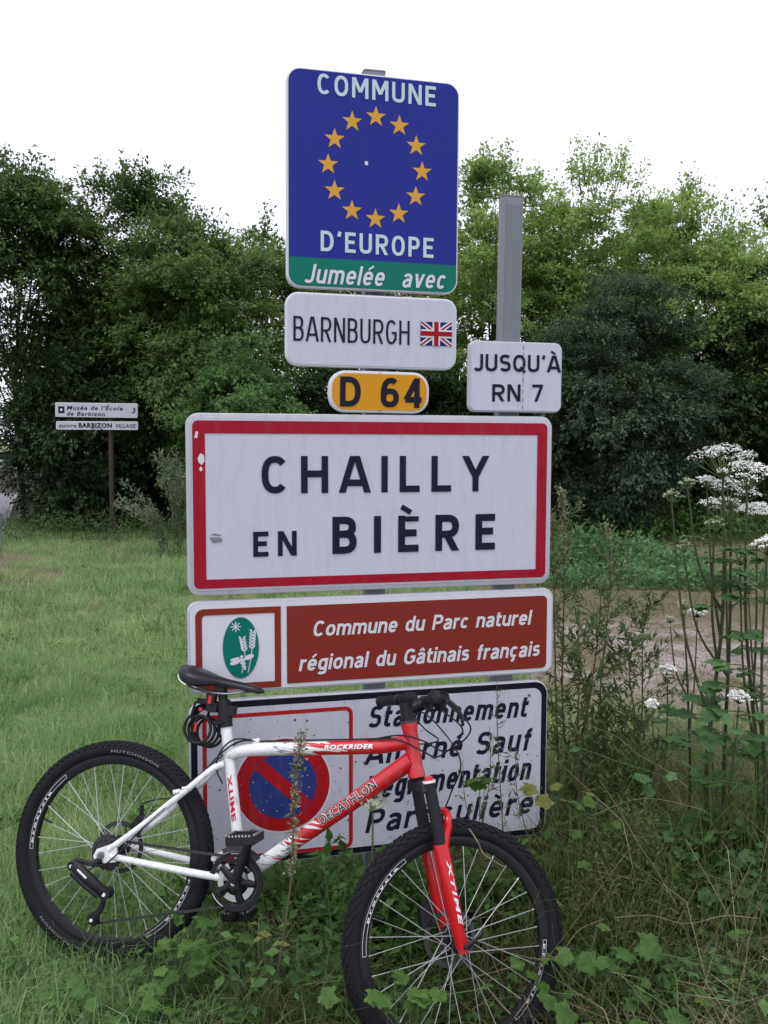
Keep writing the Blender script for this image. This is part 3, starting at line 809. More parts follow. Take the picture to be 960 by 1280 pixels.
# --- road number
p = Panel("road_number_sign", "small orange rounded sign with the road number D 64", "sign",
          [(411.5, 462), (537, 466), (536, 517.5), (411.5, 515)], 0.055, M["sign_lines"], None, thick=0.035)
i = 0.0090
fill("orange_field", [rrect(-p.w / 2 + i, -p.h / 2 + i, p.w / 2 - i, p.h / 2 - i, 0.047)], 0.0015, M["orange"], p.root)
p.z = 0.0024
p.text([("D 64", 424.8, (470.3, 508), 526.4, (473.3, 510), 0.19, .17, 0)], M["navy"])
sheets("rim_joint", [rrect(-0.0012, p.h / 2 - i, 0.0012, p.h / 2 - .004, 0), rrect(-0.0012, -p.h / 2 + .004, 0.0012, -p.h / 2 + i, 0)], 0.0018, M["rust"], p.root)

# --- supplementary plate on the bare post
p = Panel("extent_plate_sign", "small white plate reading JUSQU'À RN 7 on the bare steel post", "sign",
          [(587.5, 426), (703.5, 428.5), (701.5, 517), (585.5, 514)], 0.026, M["sign_grey"], M["sign_white"], 0.006)
p.text([("JUSQU’À", 592, (442.8, 463.8), 699.8, (444, 465.6), 0.175, .15, 0), ("RN 7", 613.8, (479.6, 501.4), 677.7, (481, 502.2), 0.175, .17, 0)], M["navy"])
sx = p.loc(652.5, 470)[0]
strip = []
yy = -p.h / 2 + 0.012
while yy < p.h / 2 - 0.012:
    L = RND.uniform(.004, .02); strip.append(rrect(sx - .0011, yy, sx + .0011, min(yy + L, p.h / 2 - .01), 0)); yy += L + RND.uniform(.002, .012)
sheets("rust_seam", strip, 0.0044, M["rust"], p.root)

# --- town sign
p = Panel("town_name_sign", "large white town sign with red border reading CHAILLY EN BIÈRE", "sign",
          [(231.5, 515), (690.5, 521.5), (687.5, 728.5), (235, 746.5)], 0.040, M["sign_grey"], M["sign_white"], 0.017, thick=0.035)
o4 = p.box((240, 525), (684, 529), (682, 727 - 6), (242.5, 742.7 - 4)); n4 = p.box((256.5, 541), (671.5, 544.3), (669.5, 709.3), (258, 726.6))
ow, oh = p.w / 2 - .020, p.h / 2 - .024
fill("red_border", [rrect(-ow, -oh, ow, oh, 0.018), rrect(*n4, 0)], 0.0036, M["red"], p.root)
p.text([("CHAILLY", 328, (569.3, 616.8), 610.6, (570.3, 614), 0.18, .34, 0),
        ("EN", 317.6, (664.6, 696.2), 372.2, (663.5, 694.3), 0.19, .38, 0),
        ("BIÈRE", 417, (646.4, 692.5), 619, (641.5, 686.2), 0.195, .48, 0)], M["navy"], 0.0040)
chips = [[(-0.602, 0.215), (-0.596, 0.236), (-0.589, 0.234), (-0.592, 0.214)], [(-0.592, 0.150), (-0.583, 0.166), (-0.572, 0.160), (-0.570, 0.140), (-0.580, 0.128), (-0.589, 0.137)],
         [(-0.588, .118), (-.580, .124), (-.576, .112), (-.584, .108)]]
sheets("chipped_sheeting", chips, 0.0046, M["sign_lines"], p.root, 0.0002)
cx, cy = p.loc(270, 674)
sheets("scuff_mark", [[(cx - .02, cy + .006), (cx - .008, cy - .012), (cx + .022, cy - .008), (cx + .018, cy + .004)], [(cx - .018, cy + .014), (cx + .012, cy + .010), (cx + .02, cy + .013), (cx - .004, cy + .018)]], 0.0040, M["galv"], p.root)

# --- regional park sign
p = Panel("regional_park_sign", "brown and white sign with a green bee emblem and italic lettering", "sign",
          [(234, 756), (692.5, 733), (690.5, 843), (235.5, 867)], 0.036, M["sign_grey"], M["sign_lines"], 0.008, thick=0.035)
fill("emblem_border", [rrect(*p.box((243.4, 764.7), (344, 758.2), (343.3, 857), (244, 863)), (0.026, 0, 0, 0.026)),
                       rrect(*p.box((251, 772.2), (336.4, 766), (336, 849.5), (251.5, 855)), (0.012, 0, 0, 0.012))], 0.0036, M["park_red"], p.root)
fill("brown_field", [rrect(*p.box((351, 758.6), (682.5, 742.6), (681.5, 834), (350.4, 855.6)), (0, 0.018, 0.018, 0))], 0.0036, M["park_red"], p.root)
p.text([("Commune du Parc naturel", 381.5, (777.2, 796), 661.2, (761, 780.2), 0.175, .10, 0.18),
        ("régional du Gâtinais français", 364.8, (819, 838.6), 673.2, (801.5, 820.6), 0.175, .10, 0.18)], M["sign_lines"], 0.0044)
ex, ey = p.loc(296.2, 809.6); ea = 0.0585; eb = 0.101
def oval(cx, cy, a, b, n=40, rot=0.0):
    c, s_ = math.cos(rot), math.sin(rot)
    return [(cx + c * a * math.cos(2 * PI * k / n) - s_ * b * math.sin(2 * PI * k / n), cy + s_ * a * math.cos(2 * PI * k / n) + c * b * math.sin(2 * PI * k / n)) for k in range(n)]
fill("emblem_oval", [oval(ex, ey, ea, eb)], 0.0040, M["green"], p.root)
def seg(a, b, w):
    dx, dy = b[0] - a[0], b[1] - a[1]; L = math.hypot(dx, dy); nx, ny = -dy / L * w, dx / L * w
    return [(a[0] + nx, a[1] + ny), (a[0] - nx, a[1] - ny), (b[0] - nx, b[1] - ny), (b[0] + nx, b[1] + ny)]
art = []
sx, sy = ex - .016, ey + .070
for k in range(4):
    a = PI * k / 4; art.append(seg((sx - .017 * math.cos(a), sy - .017 * math.sin(a)), (sx + .017 * math.cos(a), sy + .017 * math.sin(a)), .0016))
for (bx, by, lx, ly, n) in ((ex + .014, ey - .030, ex + .004, ey + .028, 5), (ex + .034, ey - .030, ex + .040, ey + .050, 6)):
    art.append(seg((bx - .012, by - .055), (bx, by), .0012)); art.append(seg((bx, by), (lx, ly), .0012))
    for k in range(n):
        t = 0.35 + 0.65 * k / (n - 1); gx, gy = bx + (lx - bx) * t, by + (ly - by) * t
        for sg in (-1, 1):
            art.append(oval(gx + sg * .006, gy + .004, .0028, .0078, 10, -sg * 0.55))
bx, by = ex + .002, ey - .042
art += [oval(bx, by + .012, .0055, .0055, 12), oval(bx + .001, by + .001, .010, .0055, 14, -.2), oval(bx + .004, by - .010, .010, .0045, 14, -.25), oval(bx + .007, by - .020, .0075, .004, 14, -.3), oval(bx + .010, by - .028, .004, .004, 10),
        oval(bx - .020, by - .004, .019, .0085, 16, .35), oval(bx - .022, by + .006, .016, .004, 16, .25), oval(bx + .024, by + .010, .017, .008, 16, .35)]
sheets("emblem_drawing", art, 0.0045, M["sign_lines"], p.root, 0.00001)

# --- lowest sign
p = Panel("parking_rule_sign", "weathered white no parking sign with black border behind the bicycle", "sign",
          [(234.5, 880), (686.5, 848), (680.5, 1044), (240, 1088)], 0.050, M["sign_grey"], M["black"], 0.005, thick=0.03, off=0.0)
PARKING = p
b = 0.026
fill("white_field", [rrect(-p.w / 2 + b, -p.h / 2 + b, p.w / 2 - b, p.h / 2 - b, 0.032)], 0.0036, M["dirty_white"], p.root)
fx = p.box((252, 899), (437.5, 880), (437, 1057), (254.5, 1079))
t = 0.0135
fill("red_frame", [rrect(*fx, 0.026), rrect(fx[0] + t, fx[1] + t, fx[2] - t, fx[3] - t, 0.014)], 0.0042, M["np_red"], p.root)
cx, cy = p.loc(351, 981.5)
rr = (p.loc(405.5, 981)[0] - p.loc(296.5, 981)[0] + p.loc(351, 921)[1] - p.loc(351, 1042)[1]) / 4
fill("disc_edge", [oval(cx, cy, rr + .006, rr + .006, 64)], 0.0042, M["sign_lines"], p.root)
fill("disc_red", [oval(cx, cy, rr, rr, 64)], 0.0047, M["np_red"], p.root)
fill("disc_blue", [oval(cx, cy, rr * .72, rr * .72, 64)], 0.0052, M["np_blue"], p.root)
q = rr * .70
sheets("disc_slash", [seg((cx - q * .72, cy + q * .69), (cx + q * .72, cy - q * .69), .021)], 0.0057, M["np_red"], p.root)
p.text([("Stationnement", 455, (882, 910.5), 659.5, (869.5, 895.3), 0.178, .13, 0.22),
        ("Alterné Sauf", 452, (927.5, 956.7), 663, (909.5, 937.5), 0.178, .15, 0.22),
        ("Réglementation", 452, (971, 1000.5), 663, (946, 974), 0.178, .11, 0.22),
        ("Particulière", 452.5, (1013, 1041.5), 665, (988.5, 1016.7), 0.178, .17, 0.22)], M["navy"], 0.0042)
flecks = []
for k in range(70):
    a, b2 = RND.uniform(-p.w / 2 + .05, p.w / 2 - .05), RND.uniform(-p.h / 2 + .05, p.h / 2 - .05)
    s_ = RND.uniform(.0012, .0035) * (2.2 if RND.random() < .06 else 1)
    flecks.append([(a + s_ * math.cos(j * 1.26 + k) * RND.uniform(.6, 1.5), b2 + s_ * math.sin(j * 1.26 + k) * RND.uniform(.5, 1.1)) for j in range(5)])
sheets("mud_flecks", flecks, 0.0062, M["rust"], p.root)

# --- the two posts behind the panels
def post(name, label, top_px, bot_px, off, width, depth, cap=True):
    ut, zt = on_sign(*top_px, off); ub, zb = on_sign(*bot_px, off)
    lean = (ut - ub) / (zt - zb)
    ground_u = ub - (zb + 0.3) * lean
    base = SO + EUx * ground_u + SN * (off - depth / 2); base.z = tz(base.x, base.y) - 0.25
    top = SO + EUx * ut + SN * (off - depth / 2); top.z = zt
    d = (top - base); L = d.length; ez = d.normalized()
    ex_ = (EUx - ez * EUx.dot(ez)).normalized(); ey_ = ez.cross(ex_)
    mw = Matrix(((ex_.x, ey_.x, ez.x, base.x), (ex_.y, ey_.y, ez.y, base.y), (ex_.z, ey_.z, ez.z, base.z), (0, 0, 0, 1)))
    root = empty(name, mw, label, "post")
    # a steel channel with rolled lips towards the front
    MB().poly_prism(rrect(-width / 2, -depth / 2, width / 2, depth / 2, .009, 4), 0, L).build("shaft", M["galv"], root, True, bevel=0.0015)
    MB().poly_prism(rrect(-width / 2 + .012, -depth / 2 - .002, width / 2 - .006, -depth / 2 + .002, .001, 2), .02, L - .03).build("front_web", M["galv"], root, False)
    MB().poly_prism(rrect(-width / 2 - .001, -depth / 2 - .001, width / 2 + .001, depth / 2 + .001, .009, 4), L, L + .004).build("cap", M["grey_steel"], root)
    return root
post("steel_post", "galvanised steel post standing bare above the JUSQU'À plate", (642, 245), (638, 428), -0.036, 0.078, 0.045)
post("steel_post", "galvanised steel post mostly hidden behind the blue star sign", (469, 88.5), (469, 460), -0.040, 0.074, 0.045)

# --- direction signs by the trees
def direction_panel(name, label, corners, depth, mats, words, square=None):
    P4 = [at(*c, depth) for c in corners]
    w = (P4[1] - P4[0]).length; h = (P4[0] - P4[3]).length
    c = sum(P4, Vector()) / 4
    ex_ = (P4[1] - P4[0]).normalized(); ez_ = Vector((0, -1, 0)); ey_ = ez_.cross(ex_).normalized()
    root = empty(name, Matrix(((ex_.x, ey_.x, 0, c.x), (ex_.y, ey_.y, -1, c.y), (ex_.z, ey_.z, 0, c.z), (0, 0, 0, 1))), label, "sign")
    MB().poly_prism(rrect(-w / 2, -h / 2, w / 2, h / 2, .02, 3), -.05, 0).build("panel", M["sign_lines"], root, False)
    fill("face", [rrect(-w / 2 + .012, -h / 2 + .012, w / 2 - .012, h / 2 - .012, .015, 3)], .002, M["sign_grey"], root)
    H = homography(corners, [(-w / 2, h / 2), (w / 2, h / 2), (w / 2, -h / 2), (-w / 2, -h / 2)])
    def L(px, py):
        v = H @ np.array([px, py, 1.0]); return v[0] / v[2], v[1] / v[2]
    mb = MB()
    for (body, xl, xr, yt, ybs, bold, space, sh) in words:
        v, f = glyphs(body, bold, space, sh, 2)
        a, b_, t_ = L(xl, ybs), L(xr, ybs), L(xl, yt)
        mb.add([(a[0] + q_[0] * (b_[0] - a[0]), a[1] + q_[1] * (t_[1] - a[1]), .005) for q_ in v], f)
    mb.build("lettering", M["navy"], root, fix=False)
    if square:
        a, b_ = L(*square[0]), L(*square[1])
        fill("symbol", [rrect(a[0], b_[1], b_[0], a[1], 0)], .005, M["navy"], root)
        mx_, my_ = (a[0] + b_[0]) / 2, (a[1] + b_[1]) / 2
        fill("symbol_centre", [oval(mx_, my_, .022, .022, 8)], .009, M["sign_lines"], root)
    return root
DD = 15.2
direction_panel("direction_sign", "upper white direction sign naming a museum, before the dark trees", [(69, 503), (171.5, 504.5), (171.5, 522), (69.5, 521)], DD, None,
                [("Musée de l’École", 84, 154, 507, 512.2, .02, 1.15, .2), ("de Barbizon", 84, 132, 514.6, 519.4, .02, 1.15, .2), ("3", 165, 169.5, 510, 516.5, .02, 1, .2)],
                ((73, 508), (81, 516.5)))
direction_panel("direction_sign", "lower narrower white direction sign to a village, before the dark trees", [(70, 526.5), (172, 527), (172, 537), (70.5, 537)], DD, None,
                [("suivre", 74, 96.5, 529.3, 534.3, .015, 1.1, .2), ("BARBIZON", 99.5, 141, 528.8, 534.6, .04, 1.1, 0), ("VILLAGE", 146, 170, 530, 534.4, .02, 1.1, .2)])
b0 = at(139, 560, DD + .09)
mb = MB(); gz0 = tz(b0.x, b0.y)
mb.tube([(b0.x, b0.y, gz0 - .2), (b0.x, b0.y, at(139, 503, DD).z)], .045, 12)
o = mb.build("signpost", M["brown_post"], None, True)
tag(o, "dark brown pole holding two direction signs beside the trees", "pole")

# ------------------------------------------------------------------ bicycle
# bike space: x forward, y left, z up, origin at the rear hub
def bike_axes(psi, lam, pit):
    hx = Vector((math.cos(psi), -math.sin(psi), 0)); n0 = Vector((-math.sin(psi), -math.cos(psi), 0)); up = Vector((0, 0, 1))
    u = up * math.cos(lam) - n0 * math.sin(lam); n = n0 * math.cos(lam) + up * math.sin(lam)
    c, s_ = math.cos(pit), math.sin(pit)
    return hx * c + u * s_, u * c - hx * s_, n
bx_, bz_, bn_ = bike_axes(math.radians(12.5), math.radians(12), math.radians(-5))
d = ray(128, 1068)
BO = CP + d * (2.72 / d.y) - bn_ * 0.065
BM = Matrix(((bx_.x, -bn_.x, bz_.x, BO.x), (bx_.y, -bn_.y, bz_.y, BO.y), (bx_.z, -bn_.z, bz_.z, BO.z), (0, 0, 0, 1)))
bike = empty("bicycle", BM, "white and red mountain bike leaning against the signs", "bicycle")

HTB, HTT = Vector((0.919, 0, 0.381)), Vector((0.875, 0, 0.530))
AX = Vector((-math.cos(math.radians(73.3)), 0, math.sin(math.radians(73.3))))
FW = Vector((AX.z, 0, -AX.x))
STEER = Matrix.Translation(HTB) @ Matrix.Rotation(math.radians(29), 4, AX) @ Matrix.Translation(-HTB)
FH = HTB - AX * 0.47 + FW * 0.04
BB = Vector((0.431, 0, -0.002))

def knobbly(mb, c, R, rt, rows, seed):
    """tread blocks round the tyre"""
    r_ = random.Random(seed)
    for (ang, n, sx, sy, sz, ph) in rows:
        for k in range(n):
            a = 2 * PI * (k + ph) / n
            rad = R + (rt + sz * .3) * math.cos(ang)
            pos = Vector((rad * math.cos(a), (rt + sz * .3) * math.sin(ang), rad * math.sin(a)))
            e_r = Vector((math.cos(a), 0, math.sin(a))) * math.cos(ang) + Vector((0, 1, 0)) * math.sin(ang)
            e_t = Vector((-math.sin(a), 0, math.cos(a))); e_s = e_r.cross(e_t)
            Mx = Matrix((e_t, e_s, e_r)).transposed()
            mb.box(Vector(c) + pos, (sx, sy, sz), Mx, 0.8)

def arc_text(body, R0_, R1_, a_mid, side_y, c, mat, parent, name, bold=0.02, space=1.15, flip=1, span=None):
    """word bent along a wheel: R0 baseline radius, R1 cap radius, a_mid the middle angle"""
    v, f = glyphs(body, bold, space, 0, 3)
    mb = MB()
    pts = []
    for q_ in v:
        r_ = R0_ + (R1_ - R0_) * q_[1]
        a = a_mid - flip * (q_[0] - .5) * span
        pts.append((c[0] + r_ * math.cos(a), c[1] + side_y, c[2] + r_ * math.sin(a)))
    mb.add(pts, f)
    return mb.build(name, mat, parent, fix=False)

def arc_band(R0_, R1_, a0, a1, y, c, n=24):
    v = []; f = []
    for k in range(n + 1):
        a = a0 + (a1 - a0) * k / n
        v += [(c[0] + R0_ * math.cos(a), c[1] + y, c[2] + R0_ * math.sin(a)), (c[0] + R1_ * math.cos(a), c[1] + y, c[2] + R1_ * math.sin(a))]
    for k in range(n):
        f.append([2 * k, 2 * k + 1, 2 * k + 3, 2 * k + 2])
    return v, f

def make_wheel(name, c, parent, matrix, front):
    w = empty(name, matrix, parent=parent)
    c = Vector(c)
    Rr, rt = 0.307, 0.0235 if not front else 0.0235
    mb = MB()
    prof = [(Rr + rt * math.cos(a), rt * math.sin(a)) for a in np.linspace(-2.55, 2.55, 17)]
    prof += [(Rr - rt * .95, rt * .35), (Rr - rt * .95, -rt * .35)]
    mb.revolve(prof, 88, c, True)
    if front:
        rows = [(0.0, 58, .019, .011, .006, 0), (.42, 58, .015, .010, .006, .5), (-.42, 58, .015, .010, .006, .5), (.82, 58, .014, .010, .006, 0), (-.82, 58, .014, .010, .006, 0), (1.12, 58, .016, .006, .006, .5), (-1.12, 58, .016, .006, .006, .5)]
    else:
        rows = [(0.0, 96, .012, .016, .003, 0), (.55, 96, .011, .009, .004, .5), (-.55, 96, .011, .009, .004, .5), (.95, 96, .011, .007, .005, 0), (-.95, 96, .011, .007, .005, 0)]
    knobbly(mb, c, Rr, rt, rows, 3)
    tyre = mb.build("tyre", M["rubber"], w, True)
    mb = MB()
    mb.revolve([(.289, .0125), (.283, .0135), (.272, .0125), (.262, .0095), (.2595, .004), (.2595, -.004), (.262, -.0095), (.272, -.0125), (.283, -.0135), (.289, -.0125), (.284, 0)], 88, c, True)
    mb.build("rim", M["black_al"], w, True)
    # decals on the rim's wall
    for sy in (-1,):
        mb = MB()
        for a0, a1 in (((2.30, 3.35), (-0.75, .10)) if front else ((2.35, 3.30), (-.95, -.20))):
            v, f = arc_band(.2685, .2695, a0, a1, sy * .01385, c); mb.add(v, f)
            v, f = arc_band(.2790, .2800, a0, a1, sy * .01385, c); mb.add(v, f)
            for e in (a0, a1 - .004):
                v, f = arc_band(.2685, .2800, e, e + .004, sy * .01385, c, 2); mb.add(v, f)
        mb.build("rim_decal", M["decal_white"], w, fix=False)
        for am in ((2.72, -.25) if front else (2.72, -.55)):
            arc_text("procycle", .2708, .2778, am - (.0 if front else -.2), -.01405, c, M["decal_white"], w, "rim_lettering", .03, 1.5, 1 if not front else 1, span=.62)
    if not front:
        for am in (1.45, 4.3):
            arc_text("HUTCHINSON", .2985, .3065, am, -.0250, c, M["decal_grey"], w, "tyre_lettering", .02, 1.2, 1, span=.56)
    mb = MB()
    hw = .036 if front else .033
    mb.revolve([(.0001, -.055), (.008, -.055), (.010, -hw - .008), (.014, -hw - .004), (.026, -hw - .002), (.027, -hw), (.026, -hw + .003), (.015, -hw + .008), (.013, 0), (.015, hw - .008), (.026, hw - .003), (.027, hw), (.026, hw + .002), (.014, hw + .004), (.010, hw + .008), (.008, .055), (.0001, .055)], 24, c)
    mb.build("hub", M["black_al"], w, True)
    mb = MB()
    for k in range(32):
        side = 1 if k % 2 else -1
        j = k // 2
        a_rim = 2 * PI * k / 32 + .03
        off = (1 if j % 2 else -1) * 1.12
        ah = a_rim + off
        p0 = c + Vector((.024 * math.cos(ah), side * hw, .024 * math.sin(ah)))
        p1 = c + Vector((.263 * math.cos(a_rim), side * .003, .263 * math.sin(a_rim)))
        mb.tube([p0, p1], .00115, 5)
        p2 = p1 + (p0 - p1).normalized() * .013
        mb.tube([p1, p2], .002, 5)
    mb.build("spokes", M["spoke"], w, False)
    # disc rotor on the left side
    mb = MB()
    yr = .044
    mb.revolve([(.080, yr - .001), (.080, yr + .001), (.066, yr + .001), (.066, yr - .001)], 48, c, True)
    mb.revolve([(.022, yr - .001), (.022, yr + .001), (.036, yr + .001), (.036, yr - .001)], 32, c, True)
    for k in range(6):
        a = 2 * PI * k / 6
        mb.tube([c + Vector((.034 * math.cos(a), yr, .034 * math.sin(a))), c + Vector((.068 * math.cos(a + .4), yr, .068 * math.sin(a + .4)))], .004, 6, flat=(.25, 1))
    mb.build("brake_disc", M["dark_steel"], w, False)
    mb = MB()
    va = c + Vector((.258 * math.cos(2.95), 0, .258 * math.sin(2.95)))
    mb.tube([va, va - (va - c).normalized() * .03], [.004, .0035], 8)
    mb.build("valve", M["black_pl"], w, True)
    return w

rear = make_wheel("rear_wheel", (0, 0, 0), bike, Matrix.Identity(4), False)
front = make_wheel("front_wheel", FH, bike, STEER, True)

# cassette on the rear wheel
mb = MB()
for k, rc in enumerate((.056, .050, .045, .040, .035, .031, .027)):
    y = -.030 - k * .0042
    n = int(rc * 330)
    prof = []
    for t_ in range(n * 2):
        a = PI * t_ / n; prof.append((rc if t_ % 2 == 0 else rc - .004, a))
    v = [(r_ * math.cos(a), y, r_ * math.sin(a)) for r_, a in prof]; v += [(x, y - .0018, z) for x, _, z in v]
    m_ = len(prof)
    mb.add(v, [list(range(m_)), list(range(m_, 2 * m_))[::-1]] + [[i_, (i_ + 1) % m_, m_ + (i_ + 1) % m_, m_ + i_] for i_ in range(m_)])
mb.build("cassette", M["dark_steel"], rear)

# frame
mb = MB()
ST_TOP = Vector((0.3065, 0, 0.437))
mb.tube([BB, BB.lerp(ST_TOP, .5), ST_TOP], [.0165, .0165, .0175], 20)
TT = bez([(0.331, 0, 0.345), (0.375, 0, 0.366), (0.45, 0, 0.383), (0.60, 0, 0.410), (0.78, 0, 0.443), (0.835, 0, 0.458), (0.893, 0, 0.478)], 5)
mb.tube(TT, [.0195 + .002 * min(i_ / len(TT), .9) for i_ in range(len(TT))], 20)
DT = bez([(0.435, 0, 0.004), (0.55, 0, 0.105), (0.70, 0, 0.240), (0.80, 0, 0.333), (0.897, 0, 0.424)], 6)
mb.tube(DT, [.0205 + .006 * i_ / len(DT) for i_ in range(len(DT))], 22)
mb.tube([HTB - AX * .002, HTB.lerp(HTT, .06), HTB.lerp(HTT, .14), HTB.lerp(HTT, .86), HTB.lerp(HTT, .94), HTT], [.0255, .0255, .0225, .0225, .0250, .0250], 22)
mb.revolve([(.0001, -.036), (.022, -.036), (.022, .036), (.0001, .036)], 20, BB)
for s_ in (1, -1):
    cs = bez([(0.405, s_ * .024, -.002), (0.345, s_ * .046, -.002), (0.20, s_ * .060, -.001), (0.03, s_ * .066, .0)], 6)
    mb.tube(cs, [.0125 - .003 * i_ / len(cs) for i_ in range(len(cs))], 14)
    ss = bez([(0.322, s_ * .012, 0.318), (0.295, s_ * .030, 0.300), (0.21, s_ * .052, 0.207), (0.12, s_ * .062, 0.112), (0.02, s_ * .067, 0.018)], 6)
    mb.tube(ss, [.0105 - .001 * i_ / len(ss) for i_ in range(len(ss))], 14)
    dp = [(-.026, -.008), (-.016, -.024), (.014, -.022), (.05, -.012), (.05, .010), (.042, .045), (.024, .036), (.006, .026), (-.018, .014)]
    v = [(x, s_ * .064, z) for x, z in dp] + [(x, s_ * .072, z) for x, z in dp]
    n = len(dp)
    mb.add(v, [list(range(n)), list(range(n, 2 * n))[::-1]] + [[i_, (i_ + 1) % n, n + (i_ + 1) % n, n + i_] for i_ in range(n)])
mb.tube([(.345, -.035, .045), (.345, .035, .045)], .008, 10)
frame = mb.build("frame", M["frame"], bike, True)

def tube_text(body, p0, p1, r, mat, parent, name, s0, s1, height, shift=0.0, bold=.02, space=1.1, shear=0.0, proud=.0008, roll=0.0):
    """word wrapped on the right-hand side of a tube p0 -> p1, from s0 to s1 (metres along it)"""
    v, f = glyphs(body, bold, space, shear, 3)
    bm = bmesh.new()
    vs = [bm.verts.new((q_[0] * (s1 - s0), (q_[1] - .5) * height, 0)) for q_ in v]
    for q_ in f:
        try: bm.faces.new([vs[i_] for i_ in q_])
        except ValueError: pass
    for k in range(-6, 7):
        bmesh.ops.bisect_plane(bm, geom=bm.verts[:] + bm.edges[:] + bm.faces[:], plane_co=(0, k * height / 10, 0), plane_no=(0, 1, 0))
    p0, p1 = Vector(p0), Vector(p1)
    e = (p1 - p0).normalized(); side = Vector((0, -1, 0)); upv = side.cross(e) * -1
    if upv.z < 0 and abs(upv.z) > .3: upv = -upv
    for q_ in bm.verts:
        a = (q_.co.y + shift) / r + roll
        q_.co = p0 + e * (s0 + q_.co.x) + (side * math.cos(a) + upv * math.sin(a)) * (r + proud)
    me = bpy.data.meshes.new(name); bm.to_mesh(me); bm.free()
    return link(name, me, mat, parent)
tube_text("DECATHLON", DT[0], DT[-1], .0245, M["decal_white"], frame, "maker_lettering_outline", .298, .502, .0285, .004, .055, 1.06)
tube_text("DECATHLON", DT[0], DT[-1], .0245, M["decal_dark"], frame, "maker_lettering", .300, .500, .0255, .004, .012, 1.06, proud=.0016)
a_, b_ = Vector((0.60, 0, 0.410)), Vector((0.78, 0, 0.443))
tube_text("ROCKRIDER", a_, b_, .0212, M["decal_white"], frame, "model_lettering", .035, .185, .0135, .004, .05, 1.2, .2)
tube_text("XTIME", ST_TOP, BB, .0172, M["decal_red"], frame, "seat_tube_lettering", .150, .290, .014, 0, .03, 1.1, .2)
tube_text("- --- -", cs[0], cs[-1], .0105, M["decal_dark"], frame, "chainstay_band", .11, .27, .009, 0, .06, 1.2)

# seat post, saddle
PD = (ST_TOP - BB).normalized()
mb = MB(); mb.tube([ST_TOP - PD * .03, ST_TOP + PD * .125], .0145, 16)
sp = mb.build("seat_post", M["black_al"], bike, True)
mb = MB(); mb.tube([ST_TOP - PD * .010, ST_TOP + PD * .010], .0205, 16)
mb.box(ST_TOP + Vector((-.026, 0, 0)), (.016, .022, .016)); mb.tube([ST_TOP + Vector((-.03, .02, 0)), ST_TOP + Vector((-.03, -.03, 0)), ST_TOP + Vector((.0, -.034, .004))], .0035, 8)
mb.build("seat_clamp", M["black_al"], sp, True)
SPT = ST_TOP + PD * .118
mb = MB(); mb.box(SPT + Vector((0, 0, .004)), (.046, .036, .020)); mb.box(SPT + Vector((0, 0, -.012)), (.032, .03, .02))
mb.build("saddle_clamp", M["black_al"], sp, bevel=.003)
sec = [(.136, .020, .590, .572), (.143, .046, .598, .560), (.160, .064, .601, .543), (.184, .071, .598, .532), (.210, .066, .592, .530), (.238, .053, .585, .537), (.268, .036, .577, .548), (.305, .027, .573, .546), (.345, .0225, .571, .542), (.380, .0210, .568, .540), (.402, .0170, .563, .539), (.413, .0075, .556, .543)]
mb = MB(); nseg = 18
for (x, hw, zt, zb) in sec:
    for k in range(nseg):
        a = 2 * PI * k / nseg
        cz, sz = math.cos(a), math.sin(a)
        yy = hw * (abs(cz) ** .75) * (1 if cz > 0 else -1)
        z = (zt - .006 * (1 - abs(cz)) * (hw / .07) - (abs(cz) ** 3) * (zt - zb) * .35) if sz >= 0 else zb + .010 * (1 - abs(cz))
        mid = (zt + zb) / 2
        z = mid + (z - mid) * (abs(sz) ** .6 if abs(sz) > 1e-6 else 0)
        mb.v.append((x, yy, z))
for i_ in range(len(sec) - 1):
    for k in range(nseg):
        k2 = (k + 1) % nseg
        mb.f.append([i_ * nseg + k, i_ * nseg + k2, (i_ + 1) * nseg + k2, (i_ + 1) * nseg + k])
mb.f.append(list(range(nseg))); mb.f.append([(len(sec) - 1) * nseg + k for k in range(nseg)][::-1])
saddle = mb.build("saddle", M["vinyl"], bike, True)
mb = MB()
for s_ in (1, -1):
    mb.tube(bez([(.150, s_ * .032, .558), (.175, s_ * .026, .536), (.215, s_ * .022, .527), (.285, s_ * .021, .527), (.335, s_ * .014, .536), (.372, s_ * .008, .546)], 6), .0035, 8)
mb.build("saddle_rails", M["grey_steel"], saddle, True)
v, f = [], []
edge = [(.137, -.018, .5715), (.145, -.045, .563), (.163, -.0635, .550), (.187, -.0708, .542)]
mb = MB(); mb.tube(bez(edge, 5), .0018, 6); mb.build("saddle_piping", M["decal_white"], saddle, True)

